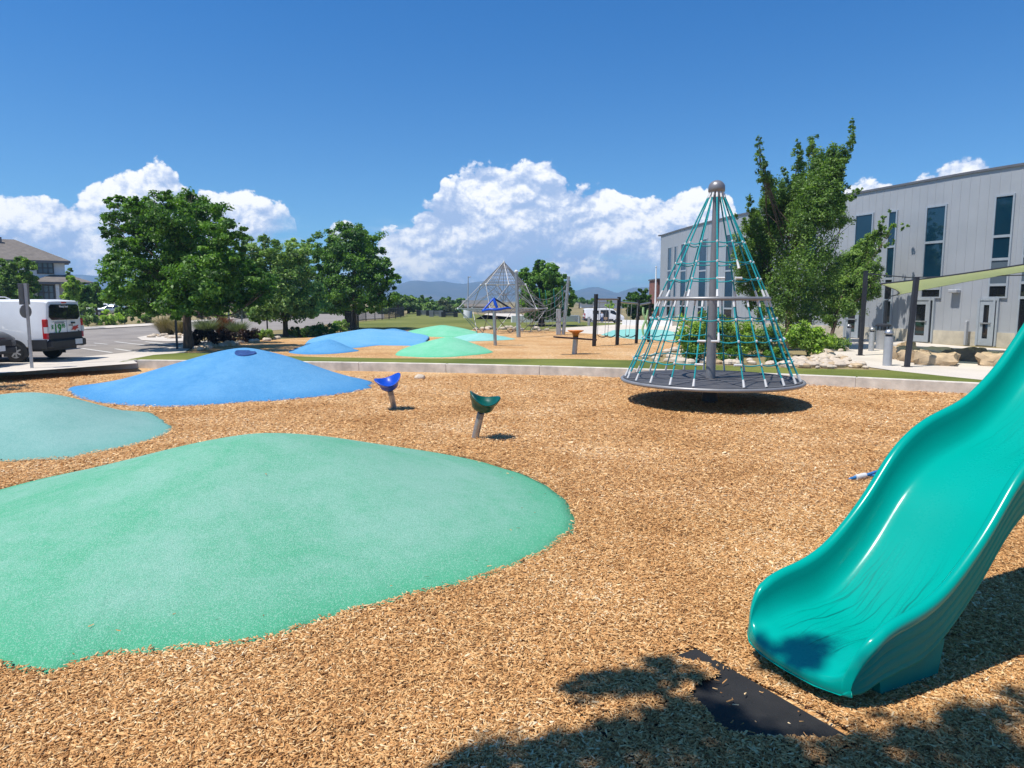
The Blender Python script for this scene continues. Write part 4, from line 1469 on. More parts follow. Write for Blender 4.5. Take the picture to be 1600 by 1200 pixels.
T_R = [p for p in T_R if p[2] > 12.5] + [(1158, 412, 20, 22), (1172, 440, 22, 20), (1188, 400, 24, 22), (1165, 370, 16, 16), (1212, 305, 16, 22), (1226, 330, 18, 24), (1264, 290, 17, 24), (1290, 252, 12, 20), (1180, 372, 20, 20), (1165, 388, 14, 16), (1262, 322, 20, 22), (1310, 300, 13, 18), (1322, 345, 12, 14), (1200, 340, 16, 20), (1240, 300, 14, 22), (1170, 420, 18, 20), (1160, 445, 12, 14)] + shoot([(1186, 216), (1189, 250), (1199, 295), (1212, 345)], 3, 13) + shoot([(1332, 188), (1328, 222), (1310, 258), (1292, 305), (1280, 340)], 3, 15) + shoot([(1246, 224), (1250, 275), (1246, 335)], 4, 14) + shoot([(1273, 218), (1278, 265), (1272, 320)], 5, 17) + shoot([(1302, 236), (1300, 275), (1296, 320)], 5, 16) + shoot([(1150, 340), (1172, 352), (1196, 385)], 3, 13) + shoot([(1168, 306), (1180, 340), (1200, 365)], 3, 10) + shoot([(1344, 296), (1322, 312), (1300, 335)], 3, 9) + shoot([(1225, 265), (1228, 300), (1232, 345)], 3, 13)
T_R2X = lambda: shoot([(1420, 352), (1396, 356), (1372, 368), (1345, 392), (1322, 425)], 2, 15) + shoot([(1388, 330), (1378, 352), (1362, 376)], 2, 8) + shoot([(1384, 430), (1366, 425), (1345, 430)], 2, 10) + shoot([(1395, 378), (1372, 388), (1350, 405)], 2, 10)
T_R2 = [(1300, 450, 26, 22), (1322, 430, 26, 20), (1340, 410, 20, 16), (1352, 385, 16, 10), (1368, 372, 12, 8), (1380, 358, 12, 7), (1398, 352, 10, 4), (1412, 355, 6, 4), (1366, 400, 10, 8), (1345, 440, 24, 18), (1318, 465, 28, 22), (1292, 478, 22, 18), (1330, 480, 22, 14), (1302, 498, 18, 11), (1362, 455, 14, 14), (1374, 430, 9, 8), (1286, 508, 10, 6)]
tree('tall loose tree with upright open shoots in front of the grey building', 1234, 30.0, T_R, 48000, .125, LEAF_MID, 53, r0=.15, tuft=.46, flat=1.0, forks=40, tone0=.42, ttop=.5, asp=.48, deep=.6)
T_R2 = [p for p in T_R2 if p[2] > 12.5] + T_R2X() + [(1350, 430, 22, 20), (1358, 450, 16, 18), (1340, 402, 22, 16), (1330, 455, 24, 20), (1366, 415, 13, 11), (1312, 440, 22, 22), (1300, 475, 22, 18)]
tree('slender light green tree leaning right over the shade sail posts', 1300, 34.5, T_R2, 19000, .13, LEAF_MID, 59, r0=.09, tuft=.36, flat=1.0, asp=.48, forks=14, deep=.5, tone0=.6, ttop=.45)
# trees by the house, left
tree('leafy tree with lime tips in front of the white house', 22, 52, [(28, 412, 14, 12), (40, 420, 12, 14), (8, 425, 16, 20), (22, 440, 26, 18), (45, 440, 12, 14), (10, 455, 22, 16), (36, 462, 22, 14), (54, 450, 6, 10)], 9000, .24, LEAF_MID, 61, r0=.16, group='trees by the house')
for i, (x, d, y0, w_, h_, mt_, lb) in enumerate(((112, 50, 450, 9, 18, LEAF_LIME, 'narrow lime column tree by the house porch'), (132, 58, 458, 8, 14, LEAF_DK, 'narrow dark column tree right of the house porch'), (150, 62, 458, 9, 15, LEAF_DK, 'dark upright tree between house and big tree'))):
    tree(lb, x, d, [(x, y0, w_, h_), (x, y0 + h_ * .9, w_ * 1.1, h_ * .7), (x - 1, y0 - h_ * .7, w_ * .6, h_ * .5)], 2600, .2, mt_, 70 + i, r0=.10, forks=4, group='trees by the house')
tree('small pale tree above the house porch roof', 109, 86, [(109, 425, 4, 6), (107, 432, 5, 5)], 500, .3, LEAF_MID, 77, r0=.1, forks=2, group='trees by the house')

# a row of distant trees beyond the lawn
FARL = ['distant green tree at the left end of the far tree row', 'distant tall tree over the curved fence', 'distant pale green tree over the dark lawn panels', 'distant dark tree left of the mountain gap', 'distant olive tree above the first dark panel', 'distant silvery tree above the middle dark panel', 'distant dark round tree above the last dark panel', 'distant low tree by the brown shed roof', 'distant dark tree behind the shed roof', 'distant green tree behind the dense rounded tree', 'distant tree hiding behind the mid green tree']
for i, (x, y0, w_, h_, d, mt_) in enumerate(((622, 468, 12, 13, 105, LEAF_OLIVE), (638, 471, 13, 12, 110, LEAF_OLIVE), (655, 473, 12, 12, 115, LEAF_MID), (668, 474, 10, 9, 150, LEAF_DK), (676, 480, 12, 9, 108, LEAF_OLIVE), (692, 479, 12, 10, 112, LEAF_SAGE), (698, 472, 12, 9, 160, LEAF_DK), (714, 482, 11, 7, 118, LEAF_OLIVE), (722, 474, 12, 8, 170, LEAF_DK), (600, 475, 14, 14, 108, LEAF_OLIVE), (505, 472, 22, 14, 110, LEAF_OLIVE))):
    tree(FARL[i], x, d, [(x - w_ * .6, y0 + 2, w_ * .75, h_ * .8), (x + w_ * .6, y0 + 3, w_ * .75, h_ * .75), (x, y0 - h_ * .3, w_ * .75, h_ * .7), (x, y0 + h_ * .6, w_ * 1.2, h_ * .7)], 2200, .50, mt_, 90 + i, r0=.2, forks=4, group='row of trees beyond the lawn')
tree('distant dark wood patch at the right edge of the far field', 905, 190, [(890, 470, 10, 4), (905, 469, 12, 4), (922, 471, 10, 4)], 1200, .8, LEAF_DK, 120, r0=.2, forks=2, group='row of trees beyond the lawn', lvl=-.6)
tree('small bright sapling behind the white van', 953, 112, [(953, 476, 5, 7), (955, 484, 5, 5)], 700, .32, LEAF_LIME, 125, r0=.08, forks=2, group='row of trees beyond the lawn', lvl=-1.0)


# ---- the tree whose boughs throw the shade at the bottom of the picture (it stands behind the camera)
def caster(px, py, h):
    g = P(px, py, 0)
    return np.array([g[0] + sd.x / sd.z * h, g[1] + sd.y / sd.z * h, h])


sh = []
for px, py, h, r in ((935, 1078, 5.2, .13), (965, 1070, 5.4, .17), (1010, 1062, 5.3, .17), (1045, 1045, 5.2, .11), (1060, 1075, 5.5, .13), (900, 1078, 5.2, .07), (985, 1090, 5.5, .14),
                     (1000, 1135, 5.6, .20), (1055, 1125, 5.8, .2), (1110, 1120, 5.9, .14), (1130, 1170, 5.7, .22), (1050, 1180, 5.7, .26), (1200, 1195, 5.8, .24), (1290, 1205, 5.9, .22), (960, 1185, 5.6, .24), (1380, 1215, 5.9, .2), (870, 1215, 5.6, .26), (740, 1192, 5.4, .12), (770, 1225, 5.4, .22),
                     (1480, 1200, 5.8, .22), (1500, 1160, 5.8, .2), (1560, 1150, 5.9, .24), (1600, 1105, 5.9, .13), (1600, 1190, 5.9, .26), (1480, 1225, 5.9, .3), (1246, 1066, 5.3, .15), (1280, 1074, 5.3, .15), (1222, 1058, 5.2, .11),
                     (950, 1260, 5.8, .4), (1150, 1270, 5.9, .45), (1400, 1290, 6.0, .45), (1600, 1290, 6.2, .45), (1000, 1400, 6.2, .6), (1350, 1420, 6.4, .6)):
    h = 8.6 if py < 1095 and px > 1200 and px < 1400 else h * 1.3
    sh.append((caster(px, py, h), (r, r, r * .7)))
bt = np.array([-3.1, -1.2, 0])
shade = thing('shade_tree', 'tree standing beside the slide whose boughs shade the chips at the frame bottom', 'tree', bt)
for dx, dy, z, r in ((-.8, .0, 6.3, .8), (.5, .6, 6.8, .8), (-.3, -1, 6.6, .9), (.6, -.6, 7.4, .8), (-1, .3, 7.2, .7)):
    sh.append((bt + np.array([dx, dy, z]), (r, r, r * .8)))
limbs(bt, bt + np.array([.3, .6, 6.2]), [q for q in sh[::3] if q[1][0] > .15] + sh[-5:], 5, .16, 24, shade)
v, q, tn = leafcloud([(c, (r[0] * 1.15, r[1] * 1.15, r[2] * 1.1)) for c, r in sh], 38000, .09, 5, tuft=.6, flat=.8)
npmesh('crown', v, q, LEAF_MID, shade, tone=tn)
lt = np.array([-17.6, 17.4, 0])
t2 = thing('shade_tree', 'tree just past the left frame edge shading the chips by the parking wall', 'tree', lt)
sh2 = []
for px, py, h, r in ((8, 598, 4.2, .30), (30, 603, 4.3, .28), (15, 609, 4.0, .30), (-15, 606, 4.3, .4), (-20, 600, 4.6, .4), (50, 606, 4.4, .14), (-60, 610, 4.6, .6), (-70, 600, 5.2, .6), (-40, 595, 5.0, .5)):
    sh2.append((caster(px, py, h), (r, r, r * .5)))
limbs(lt, lt + np.array([.3, .2, 4.3]), sh2, 8, .10, 9, t2)
v, q, tn = leafcloud(sh2, 11000, .11, 9, tuft=.5, flat=.6)
npmesh('crown', v, q, LEAF_MID, t2, tone=tn)


# ---- shrubs
def shrub(label, x, ybase, w_, h_, mat, seed, name='shrub', cat='shrub', group='shrubs in the planting beds', n=2400, size=.09, lobes=5, lvl=S, d=None, flat=.9, tone0=.5):
    if d is None:
        base = P(x, ybase, lvl)
    else:
        base = np.array([*PY(x, 470, d)[:2], lvl])
    d = base[1]
    k = d / F
    t = thing(name, label, cat, base, group)
    rg = np.random.default_rng(seed)
    W, Hh = w_ * k / 2, h_ * k
    cl = []
    for i in range(lobes):
        u = (i + .5) / lobes * 2 - 1
        cl.append((base + np.array([u * W * .72 + rg.uniform(-.1, .1) * W, rg.uniform(-.5, .5) * W * .6, Hh * rg.uniform(.40, .60)]), (W * rg.uniform(.38, .55) * (1.3 if lobes < 4 else 1), W * .55, Hh * rg.uniform(.36, .50))))
    b = MB()
    for i in range(5):
        a = rg.uniform(0, 6.3)
        b.tube([base + np.array([0, 0, -.03]), base + np.array([math.cos(a) * W * .3, math.sin(a) * W * .3, Hh * .5])], [.02, .008], 5)
    b.build('stems', BARK, t)
    v, q, tn = leafcloud(cl, n, size, seed, tuft=.4, flat=flat, tone0=tone0)
    v[:, 2] = np.maximum(v[:, 2], lvl + .01)
    npmesh('foliage', v, q, mat, t, tone=tn)
    return t


def grass_clump(label, x, ybase, w_, h_, seed, mat=None, n=900, group='ornamental grasses in the bed by the parking lot'):
    base = P(x, ybase, S)
    k = base[1] / F
    rg = np.random.default_rng(seed)
    W, Hh = w_ * k / 2, h_ * k
    a = rg.uniform(0, 2 * math.pi, n)
    r = np.sqrt(rg.uniform(0, 1, n))
    b0 = base + np.stack([np.cos(a) * r * W * .35, np.sin(a) * r * W * .35, np.zeros(n)], 1)
    ln = rg.uniform(.55, 1.05, n)
    out = np.stack([np.cos(a), np.sin(a), np.zeros(n)], 1) * (r * W * .8)[:, None] + rg.normal(size=(n, 3)) * W * .12
    mid = b0 + out * .35 + np.array([0, 0, 1]) * (Hh * .62 * ln)[:, None]
    tip = b0 + out * 1.0 + np.array([0, 0, 1]) * (Hh * ln)[:, None]
    sd_ = np.stack([-np.sin(a), np.cos(a), np.zeros(n)], 1) * .014
    v = np.stack([b0 - sd_, b0 + sd_, mid + sd_, mid - sd_, mid - sd_, mid + sd_, tip + sd_ * .3, tip - sd_ * .3], 1).reshape(-1, 3)
    q = np.arange(n * 8).reshape(-1, 4)
    o = npmesh('grass_clump', v, q, mat or LEAF_STRAW, None, origin=base, tone=np.repeat(np.clip(rg.normal(.5, .25, n), 0, 1), 2))
    return tag(o, label, 'ornamental grass', group)


grass_clump('straw coloured grass clump leaning left at the parking island', 262, 523, 52, 26, 1)
grass_clump('straw grass clump just left of the big tree trunk', 280, 524, 30, 22, 2)
grass_clump('pale grass clump right of the big tree trunk', 322, 526, 46, 26, 3, LEAF_SAGE)
grass_clump('reddish grass clump behind the dark shrubs', 348, 524, 40, 28, 4, LEAF_RUST)
grass_clump('pale green grass clump above the dark shrubs', 372, 526, 40, 22, 5, LEAF_SAGE)
shrub('dark purple shrub beside the big tree trunk', 318, 541, 46, 28, LEAF_RED, 11, n=3000, tone0=.2)
shrub('dark purple shrub, second from the big tree trunk', 352, 538, 36, 22, LEAF_RED, 12, n=2600, tone0=.3)
shrub('brownish low shrub left of the green ground cover', 384, 534, 40, 20, LEAF_RED, 13, n=2600, tone0=.6)
shrub('bright green low plant at the mid tree base', 410, 531, 34, 16, LEAF_MID, 14, n=2200, tone0=.8)
shrub('dark green hedge shrub just right of the mid tree trunk', 470, 527, 44, 17, LEAF_DK, 15, n=3000, size=.11, tone0=.4)
shrub('green hedge shrub with taller sprigs before the road', 505, 525, 44, 20, LEAF_DK, 16, n=3000, size=.11, tone0=.55)
shrub('light green shrub at the end of the hedge by the fence', 532, 519, 30, 18, LEAF_OLIVE, 17, n=2200, size=.12, tone0=.7)
# across the street
ACR = [(70, 517, 50, 30, LEAF_OLIVE, 'olive shrub across the street behind the white van'), (138, 511, 40, 40, LEAF_OLIVE, 'big olive shrub across the street beside the white van'), (168, 509, 36, 24, LEAF_LIME, 'yellow green shrub across the street under the parked white car'), (195, 507, 34, 28, LEAF_MID, 'mid green shrub across the street left of the big tree'),
       (228, 505, 28, 16, LEAF_MID, 'small round shrub across the street under the big tree'), (318, 500, 30, 14, LEAF_RED, 'dark red shrub across the street behind the big trunk'), (345, 499, 28, 16, LEAF_LIME, 'bright green shrub across the street right of the big trunk'), (372, 498, 28, 16, LEAF_SAGE, 'sage grey shrub across the street'), (395, 496, 26, 14, LEAF_OLIVE, 'olive shrub across the street beside the mid tree'),
       (590, 487, 44, 8, LEAF_OLIVE, 'low hedge at the far street bend'), (20, 519, 40, 34, LEAF_MID, 'green shrub across the street at the left edge')]
for i, (x, y, w_, h_, m_t, lb) in enumerate(ACR):
    shrub(lb, x, y, w_, h_, m_t, 30 + i, n=1500, size=.2, group='shrubs across the street')
shrub('rust red shrub by the house window', 55, 0, 14, 10, LEAF_RUST, 45, d=58, n=700, size=.2, group='shrubs across the street')
# right: beds before the building
shrub('tall yellow green shrub behind the rope carousel, left one', 1078, 560, 48, 70, LEAF_LIME, 51, n=5000, size=.085, lobes=6, tone0=.4)
shrub('tall shrub with pale blooms behind the carousel mast', 1112, 558, 50, 78, LEAF_OLIVE, 52, n=5500, size=.085, lobes=7)
shrub('broad green shrub right of the carousel mast', 1150, 557, 60, 62, LEAF_LIME, 53, n=5500, size=.085, lobes=7, tone0=.35)
shrub('dark green shrub under the tall loose tree', 1195, 554, 60, 50, LEAF_OLIVE, 54, n=5000, size=.085, lobes=6, tone0=.4)
shrub('feathery light green shrub right of the tall loose tree', 1262, 556, 66, 52, LEAF_LIME, 55, n=6000, size=.10, lobes=7, tone0=.42)
shrub('low spreading evergreen shrub on the rocks by the bollard', 1300, 548, 54, 20, LEAF_MID, 56, n=4200, size=.07, lobes=6, tone0=.55)
shrub('round clipped bush left of the carousel mast', 1083, 567, 36, 26, LEAF_DK, 57, n=3600, size=.05, lobes=3, tone0=.55, name='bush', cat='bush', group='round clipped bushes behind the carousel')
shrub('round clipped bush right of the carousel mast', 1143, 568, 36, 25, LEAF_DK, 58, n=3600, size=.05, lobes=3, tone0=.55, name='bush', cat='bush', group='round clipped bushes behind the carousel')
shrub('round clipped bush at the right side of the carousel net', 1212, 568, 40, 26, LEAF_DK, 59, n=3600, size=.05, lobes=3, tone0=.55, name='bush', cat='bush', group='round clipped bushes behind the carousel')

# river rocks round the bed: countable stones
rg = np.random.default_rng(77)
protos = []
for k in range(5):
    rk = rock('river_rock', (0, 0, 0), (.17, .13, .09), (PALEROCK, STONE)[k == 2], 200 + k, n=5)
    protos.append(rk)
first = set()


def scatter(poly, n, group, smin, smax, label):
    pts = [P(*q, S)[:2] for q in poly]
    a, b_ = np.min(pts, 0), np.max(pts, 0)
    got = 0
    while got < n:
        x, y = rg.uniform(a, b_)
        if not inside(np.array([x]), np.array([y]), pts)[0]:
            continue
        k = int(rg.integers(0, 5))
        if k not in first:
            first.add(k); o = protos[k]
        else:
            o = protos[k].copy(); C.objects.link(o)
        s = rg.uniform(smin, smax)
        o.scale = (s, s * rg.uniform(.7, 1.1), s * rg.uniform(.8, 1.2))
        o.rotation_euler = (0, 0, rg.uniform(0, 6.28))
        o.location = (x, y, S + .045 * s)
        tag(o, label, 'rock', group)
        got += 1


scatter([(1215, 575), (1240, 560), (1300, 556), (1318, 561), (1358, 576), (1300, 576)], 140, 'pale river rocks in the bed before the building', .45, 1.25, 'pale rounded river rock in the bed between shrubs, turf and paved plaza')
scatter([(1270, 556), (1280, 548), (1325, 540), (1320, 556)], 22, 'pale river rocks round the low evergreen', .5, 1.1, 'pale river rock around the low evergreen shrub near the bollards')
scatter([(1000, 562), (1050, 545), (1075, 548), (1215, 572), (1060, 570)], 60, 'pale river rocks behind the carousel', .7, 1.5, 'pale rounded rock in the bed just behind the rope carousel')
scatter([(320, 550), (290, 543), (330, 540), (420, 532), (440, 528), (425, 533), (345, 543)], 34, 'rocks round the tree bed', .8, 1.6, 'rock edging the planting bed under the big and mid trees')
scatter([(730, 515), (790, 513), (890, 516), (890, 519), (800, 517), (735, 517)], 22, 'pale rocks along the far mulch edge', 1.2, 2.1, 'pale rock lining the far mulch edge behind the net climber')
scatter([(232, 531), (238, 524), (290, 524), (296, 530)], 16, 'rocks on the parking island', .8, 1.6, 'pale rock on the raised parking island under the straw grass')

# ================================================================== GREY CURVED BUILDING
ZR = S + 7.6
roofpx = [(1033, 368), (1062, 359), (1100, 348.5), (1150, 336.5), (1206, 325.5), (1270, 313), (1334, 302), (1424, 286), (1510, 270.5), (1600, 256)]
fac = spline([P(*q, ZR)[:2] for q in roofpx], 8, False)
ext = fac[-1] - fac[-9]
fac += [fac[-1] + ext * k / 8 for k in range(1, 40)]
fac = [np.array(p) for p in fac]
bld = thing('school_building', 'long curved grey metal clad two storey building with tall narrow windows', 'building', (*fac[40], 0))
flen = np.concatenate([[0], np.cumsum([np.hypot(*(b - a)) for a, b in zip(fac[:-1], fac[1:])])])


def fpos(s):
    i = int(np.clip(np.searchsorted(flen, s) - 1, 0, len(fac) - 2))
    u = (s - flen[i]) / (flen[i + 1] - flen[i])
    t = (fac[i + 1] - fac[i]) / np.hypot(*(fac[i + 1] - fac[i]))
    return fac[i] * (1 - u) + fac[i + 1] * u, t, np.array([t[1], -t[0]])       # point, tangent, outward normal


if fpos(5)[2] @ (-fac[10]) < 0:
    raise RuntimeError('facade normal')


def proj(x, y, z):
    z = z - H
    f, u = y * cT - z * sT, y * sT + z * cT
    return 800 + F * x / f, 600 - F * u / f


ss_ = np.linspace(0, flen[-1], 900)
spx = np.array([proj(*fpos(s)[0], 3.2)[0] for s in ss_])


def s_at(px):
    return float(np.interp(px, spx, ss_))


PANEL = M('grey_metal_cladding', (.36, .378, .405), .5, .12, ns=.8, na=.05)
TRIM = M('dark_roof_trim', (.15, .15, .165), .5, .3, ns=3, na=.1)
BASEB = M('tan_stone_base', (.50, .45, .36), .9, ns=2.2, na=.2, bump=.5, bs=14)


def strip_wall(name, z0, z1, off, mat, thick=None, s0=0, s1=None, parent=bld):
    n = 120
    s1 = s1 or flen[-1]
    b = MB()
    vs = []
    th = thick or .3
    for k in range(n + 1):
        p, t, nn = fpos(s0 + (s1 - s0) * k / n)
        o_, i_ = p + nn * off, p + nn * (off - th)
        vs += [(*o_, z0), (*o_, z1), (*i_, z1), (*i_, z0)]
    fs = [(4 * k + a, 4 * k + (a + 1) % 4, 4 * k + 4 + (a + 1) % 4, 4 * k + 4 + a) for k in range(n) for a in range(4)]
    fs += [(0, 1, 2, 3), (4 * n + 3, 4 * n + 2, 4 * n + 1, 4 * n)]
    b.add(vs, [f[::-1] for f in fs])
    return b, name, mat, parent


b, nm, mt_, pr_ = strip_wall('wall', -.1, ZR - .02, 0, PANEL)
for k in range(int(flen[-1] / .42)):                              # standing seams of the cladding
    p, t, nn = fpos(.2 + k * .42)
    q = p + nn * .0
    b.box((*q, (S + .62 + ZR) / 2), (.03, .018, ZR - S - .7), math.atan2(t[1], t[0]))
# end walls and back
p0, t0, n0 = fpos(0)
p1 = fpos(flen[-1])[0]
backd = np.array([.97, .25])
e0, e1_ = p0 + backd * 24, p1 + np.array([24, 6])
for a_, c_ in ((p0 - n0 * .02 + t0 * .01, e0), (e0, e1_)):
    b.add([(*a_, -.1), (*c_, -.1), (*c_, ZR - .02), (*a_, ZR - .02)], [(0, 1, 2, 3)])
b.build(nm, mt_, pr_)
b, nm, mt_, pr_ = strip_wall('roof_coping', ZR - .06, ZR + .04, .07, TRIM, .5)
b.box((*(p0 + (e0 - p0) * .5), ZR - .01), (24.5, .25, .10), math.atan2(backd[1], backd[0]))
b.build(nm, mt_, pr_)
rb = MB()
rb.poly([(*p, ZR - .06) for p in fac[::4]] + [(*e1_, ZR - .06), (*e0, ZR - .06)]).build('roof', TRIM, bld)
b, nm, mt_, pr_ = strip_wall('stone_base', -.1, S + .62, .05, BASEB)
b.build(nm, mt_, pr_)
GLS = glass_mat('tinted_window_glass', (.006, .032, .058), .06)
GLG = glass_mat('pale_window_glass', (.10, .13, .16), .15)


def window(px0, px1, ytop, rows, door=None, kinds=None):
    """rows: list of (ytop,ybot) panes, in photo pixels at the window's own distance"""
    s0, s1 = s_at(px0), s_at(px1)
    p, t, nn = fpos((s0 + s1) / 2)
    w_ = (s1 - s0)
    rz = math.atan2(t[1], t[0])
    zz = lambda y: PY((px0 + px1) / 2, y, p[1])[2]
    ztop, zbot = zz(rows[0][0]), zz(rows[-1][1])
    fr = MB()
    f = .07
    for sx in (-1, 1):
        q = p + nn * .03 + t * sx * (w_ / 2 - f / 2)
        fr.box((*q, (ztop + zbot) / 2), (f, .09, ztop - zbot), rz)
    hs = [ztop] + [(zz(a[1]) + zz(c[0])) / 2 for a, c in zip(rows[:-1], rows[1:])] + [zbot]
    for k, z in enumerate(hs):
        zc = z - f / 2 if k == 0 else z + f / 2 if k == len(hs) - 1 else z
        q = p + nn * .028
        fr.box((*q, zc), (w_ - 2 * f, .086, f if k in (0, len(hs) - 1) else .11), rz)
    wn_ = fr.build('window', ALUM, bld)
    for k in range(len(hs) - 1):
        q = p + nn * .028
        g_ = (kinds or [0] * 9)[k]
        MB().box((*q, (hs[k] + hs[k + 1]) / 2), (w_ - 2 * f, .02, hs[k] - hs[k + 1] - .1), rz).build('pane', (GLS, GLG, DKGLASS)[g_], wn_)
    if door:
        dl_, dr_, dt, db = door
        s0, s1 = s_at(dl_), s_at(dr_)
        p, t, nn = fpos((s0 + s1) / 2)
        rz = math.atan2(t[1], t[0])
        w_ = s1 - s0
        zt, zb_ = PY((dl_ + dr_) / 2, dt, p[1])[2], S + .03
        fr = MB()
        side = w_ * .20
        for u, ww in ((-w_ / 2 + .05, .1), (w_ / 2 - side, .09), (w_ / 2 - .04, .08)):
            fr.box((*(p + nn * .05 + t * u), (zt + zb_) / 2), (ww, .14, zt - zb_), rz)
        fr.box((*(p + nn * .048), zt - .05), (w_ - .02, .13, .1), rz)
        df = fr.build('door_frame', ALUM, bld)
        MB().box((*(p + nn * .045 + t * (w_ / 2 - side / 2 - .02)), (zt + zb_) / 2 - .03), (side - .1, .03, zt - zb_ - .1), rz).build('sidelight', DKGLASS, df)
        lw = w_ - side - .15
        lc = -w_ / 2 + .1 + lw / 2
        lf = MB()
        st = .16
        for u in (-lw / 2 + st / 2, lw / 2 - st / 2):
            lf.box((*(p + nn * .055 + t * (lc + u)), (zt + zb_) / 2 - .05), (st, .07, zt - zb_ - .12), rz)
        lf.box((*(p + nn * .055 + t * lc), zt - .2), (lw - 2 * st, .068, .18), rz)
        lf.box((*(p + nn * .055 + t * lc), zb_ + .16), (lw - 2 * st, .068, .3), rz)
        ld = lf.build('door', ALUM, bld)
        MB().box((*(p + nn * .05 + t * lc), (zt + zb_) / 2), (lw - 2 * st, .02, zt - zb_ - .58), rz).build('glass', DKGLASS, ld)
        MB().box((*(p + nn * .12 + t * lc), zb_ + .98), (lw - .1, .05, .06), rz).build('push_bar', STEEL, ld)


window(1546, 1577, 304, [(304, 367), (371, 404), (406, 444), (446, 466)], (1533, 1566, 466, 545), [0, 0, 1, 2])
window(1441, 1473, 321, [(321, 377), (380, 434), (436, 450), (452, 466)], (1429, 1465, 466, 537), [0, 0, 0, 2])
window(1383, 1397, 329, [(329, 384), (387, 425), (446, 468), (470, 506)], None, [0, 0, 2, 2])
window(1332, 1360, 334, [(334, 382), (386, 425), (428, 466)], (1324, 1352, 467, 528), [0, 0, 0])
window(1595, 1632, 297, [(297, 361), (366, 398), (401, 440), (443, 464), (466, 545)], None, [0, 0, 1, 2, 2])
window(1640, 1690, 290, [(290, 361), (366, 398), (401, 440), (443, 464), (466, 548)], None, [0, 0, 1, 2, 2])
for a_, c_, t_, bt_ in ((1043, 1049, 386, 499), (1053, 1057, 384, 499), (1063.5, 1072.5, 380, 499), (1092, 1104, 373, 501), (1133, 1147, 365, 503), (1185, 1200, 356, 506), (1255, 1275, 346, 512)):
    m_y = (t_ + 425) / 2
    window(a_, c_, t_, [(t_, 422), (424, bt_ - 22), (bt_ - 20, bt_)], None, [0, 0, 2])
# wall light fitting
s = s_at(1496)
p, t, nn = fpos(s)
z = PY(1496, 455, p[1])[2]
wl = MB().box((*(p + nn * .16), z), (.42, .32, .16), math.atan2(t[1], t[0]), .03)
wl.build('wall_light', LGREY, bld)
# handrail post by the doors
q = P(1508, 540, S)
hp = MB().box((*q[:2], S + .55), (.16, .10, 1.1), .3, .02).build('intercom_post', LGREY, origin=q)
tag(hp, 'slim pale grey post standing before the building between the two doors', 'post')

# brick block behind the building's far end
q = PY(1029, 470, 68)
bb_ = thing('brick_building', 'reddish brown brick block just left of the grey building end', 'building', (q[0] + 4, 70, 0))
MB().box((q[0] + 4, 70, PY(0, 437, 68)[2] / 2), (8.3, 4, PY(0, 437, 68)[2])).build('wall', M('red_brick', (.24, .10, .075), .85, ns=3, na=.25), bb_)
MB().box((q[0] + 4, 70, PY(0, 437, 68)[2] + .06), (8.5, 4.2, .12)).build('roof_cap', TRIM, bb_)
# flagpole
q = PY(1024, 470, 57)
fp = thing('flagpole', 'thin white flagpole left of the grey building', 'flagpole', (q[0], 57, S))
MB().tube([(q[0], 57, S - .1), (q[0], 57, PY(0, 417, 57)[2])], [.085, .05], 12).build('pole', WHITEP, fp, smooth=True)
MB().lathe((q[0], 57, PY(0, 417, 57)[2]), [(.005, -.06), (.09, 0), (.005, .09)], 12).build('finial', STEEL, fp, smooth=True)

# ================================================================== SHADE SAIL
SAILM = bpy.data.materials.new('green_sail_cloth')
SAILM.use_nodes = True
t = NT(SAILM.node_tree)
b_ = SAILM.node_tree.nodes['Principled BSDF']
co = t.n('ShaderNodeTexCoord', out='Object')
nz_ = t.n('ShaderNodeTexNoise', ins={'Vector': co, 'Scale': 2.0, 'Detail': 5.0})
sc_ = t.mix(nz_, (.62, .68, .46), (.70, .76, .54))
setin(t, b_, 'Base Color', sc_)
b_.inputs['Roughness'].default_value = .85
tr = t.n('ShaderNodeBsdfTranslucent', ins={'Color': sc_})
mx = t.n('ShaderNodeMixShader', ins={0: .5, 1: b_.outputs[0], 2: tr})
SAILM.node_tree.links.new(mx, SAILM.node_tree.nodes['Material Output'].inputs[0])


def post(label, base_px, top_px, r, mat, name='sail_post', cat='post', group='charcoal posts holding the shade sail', sq=True):
    b0 = P(*base_px, S)
    tp = PY(*top_px, b0[1] + (0.0))
    t = thing(name, label, cat, b0, group)
    d = tp - b0
    b = MB()
    if sq:
        vs = []
        for c in (b0 - d * .02, tp):
            vs += [(c[0] - r, c[1] - r, c[2]), (c[0] + r, c[1] - r, c[2]), (c[0] + r, c[1] + r, c[2]), (c[0] - r, c[1] + r, c[2])]
        b.add(vs, [(3, 2, 1, 0), (4, 5, 6, 7), (0, 1, 5, 4), (1, 2, 6, 5), (2, 3, 7, 6), (3, 0, 4, 7)])
    else:
        b.tube([b0 - d * .02, tp], r, 16)
    b.build('shaft', mat, t, smooth=not sq)
    MB().box((b0[0], b0[1], S + .016), (r * 3.6, r * 3.6, .024)).build('base_plate', mat, t)
    MB().box((tp[0], tp[1], tp[2] + .012), (r * 2.25, r * 2.25, .024)).build('cap', mat, t)
    return tp, t


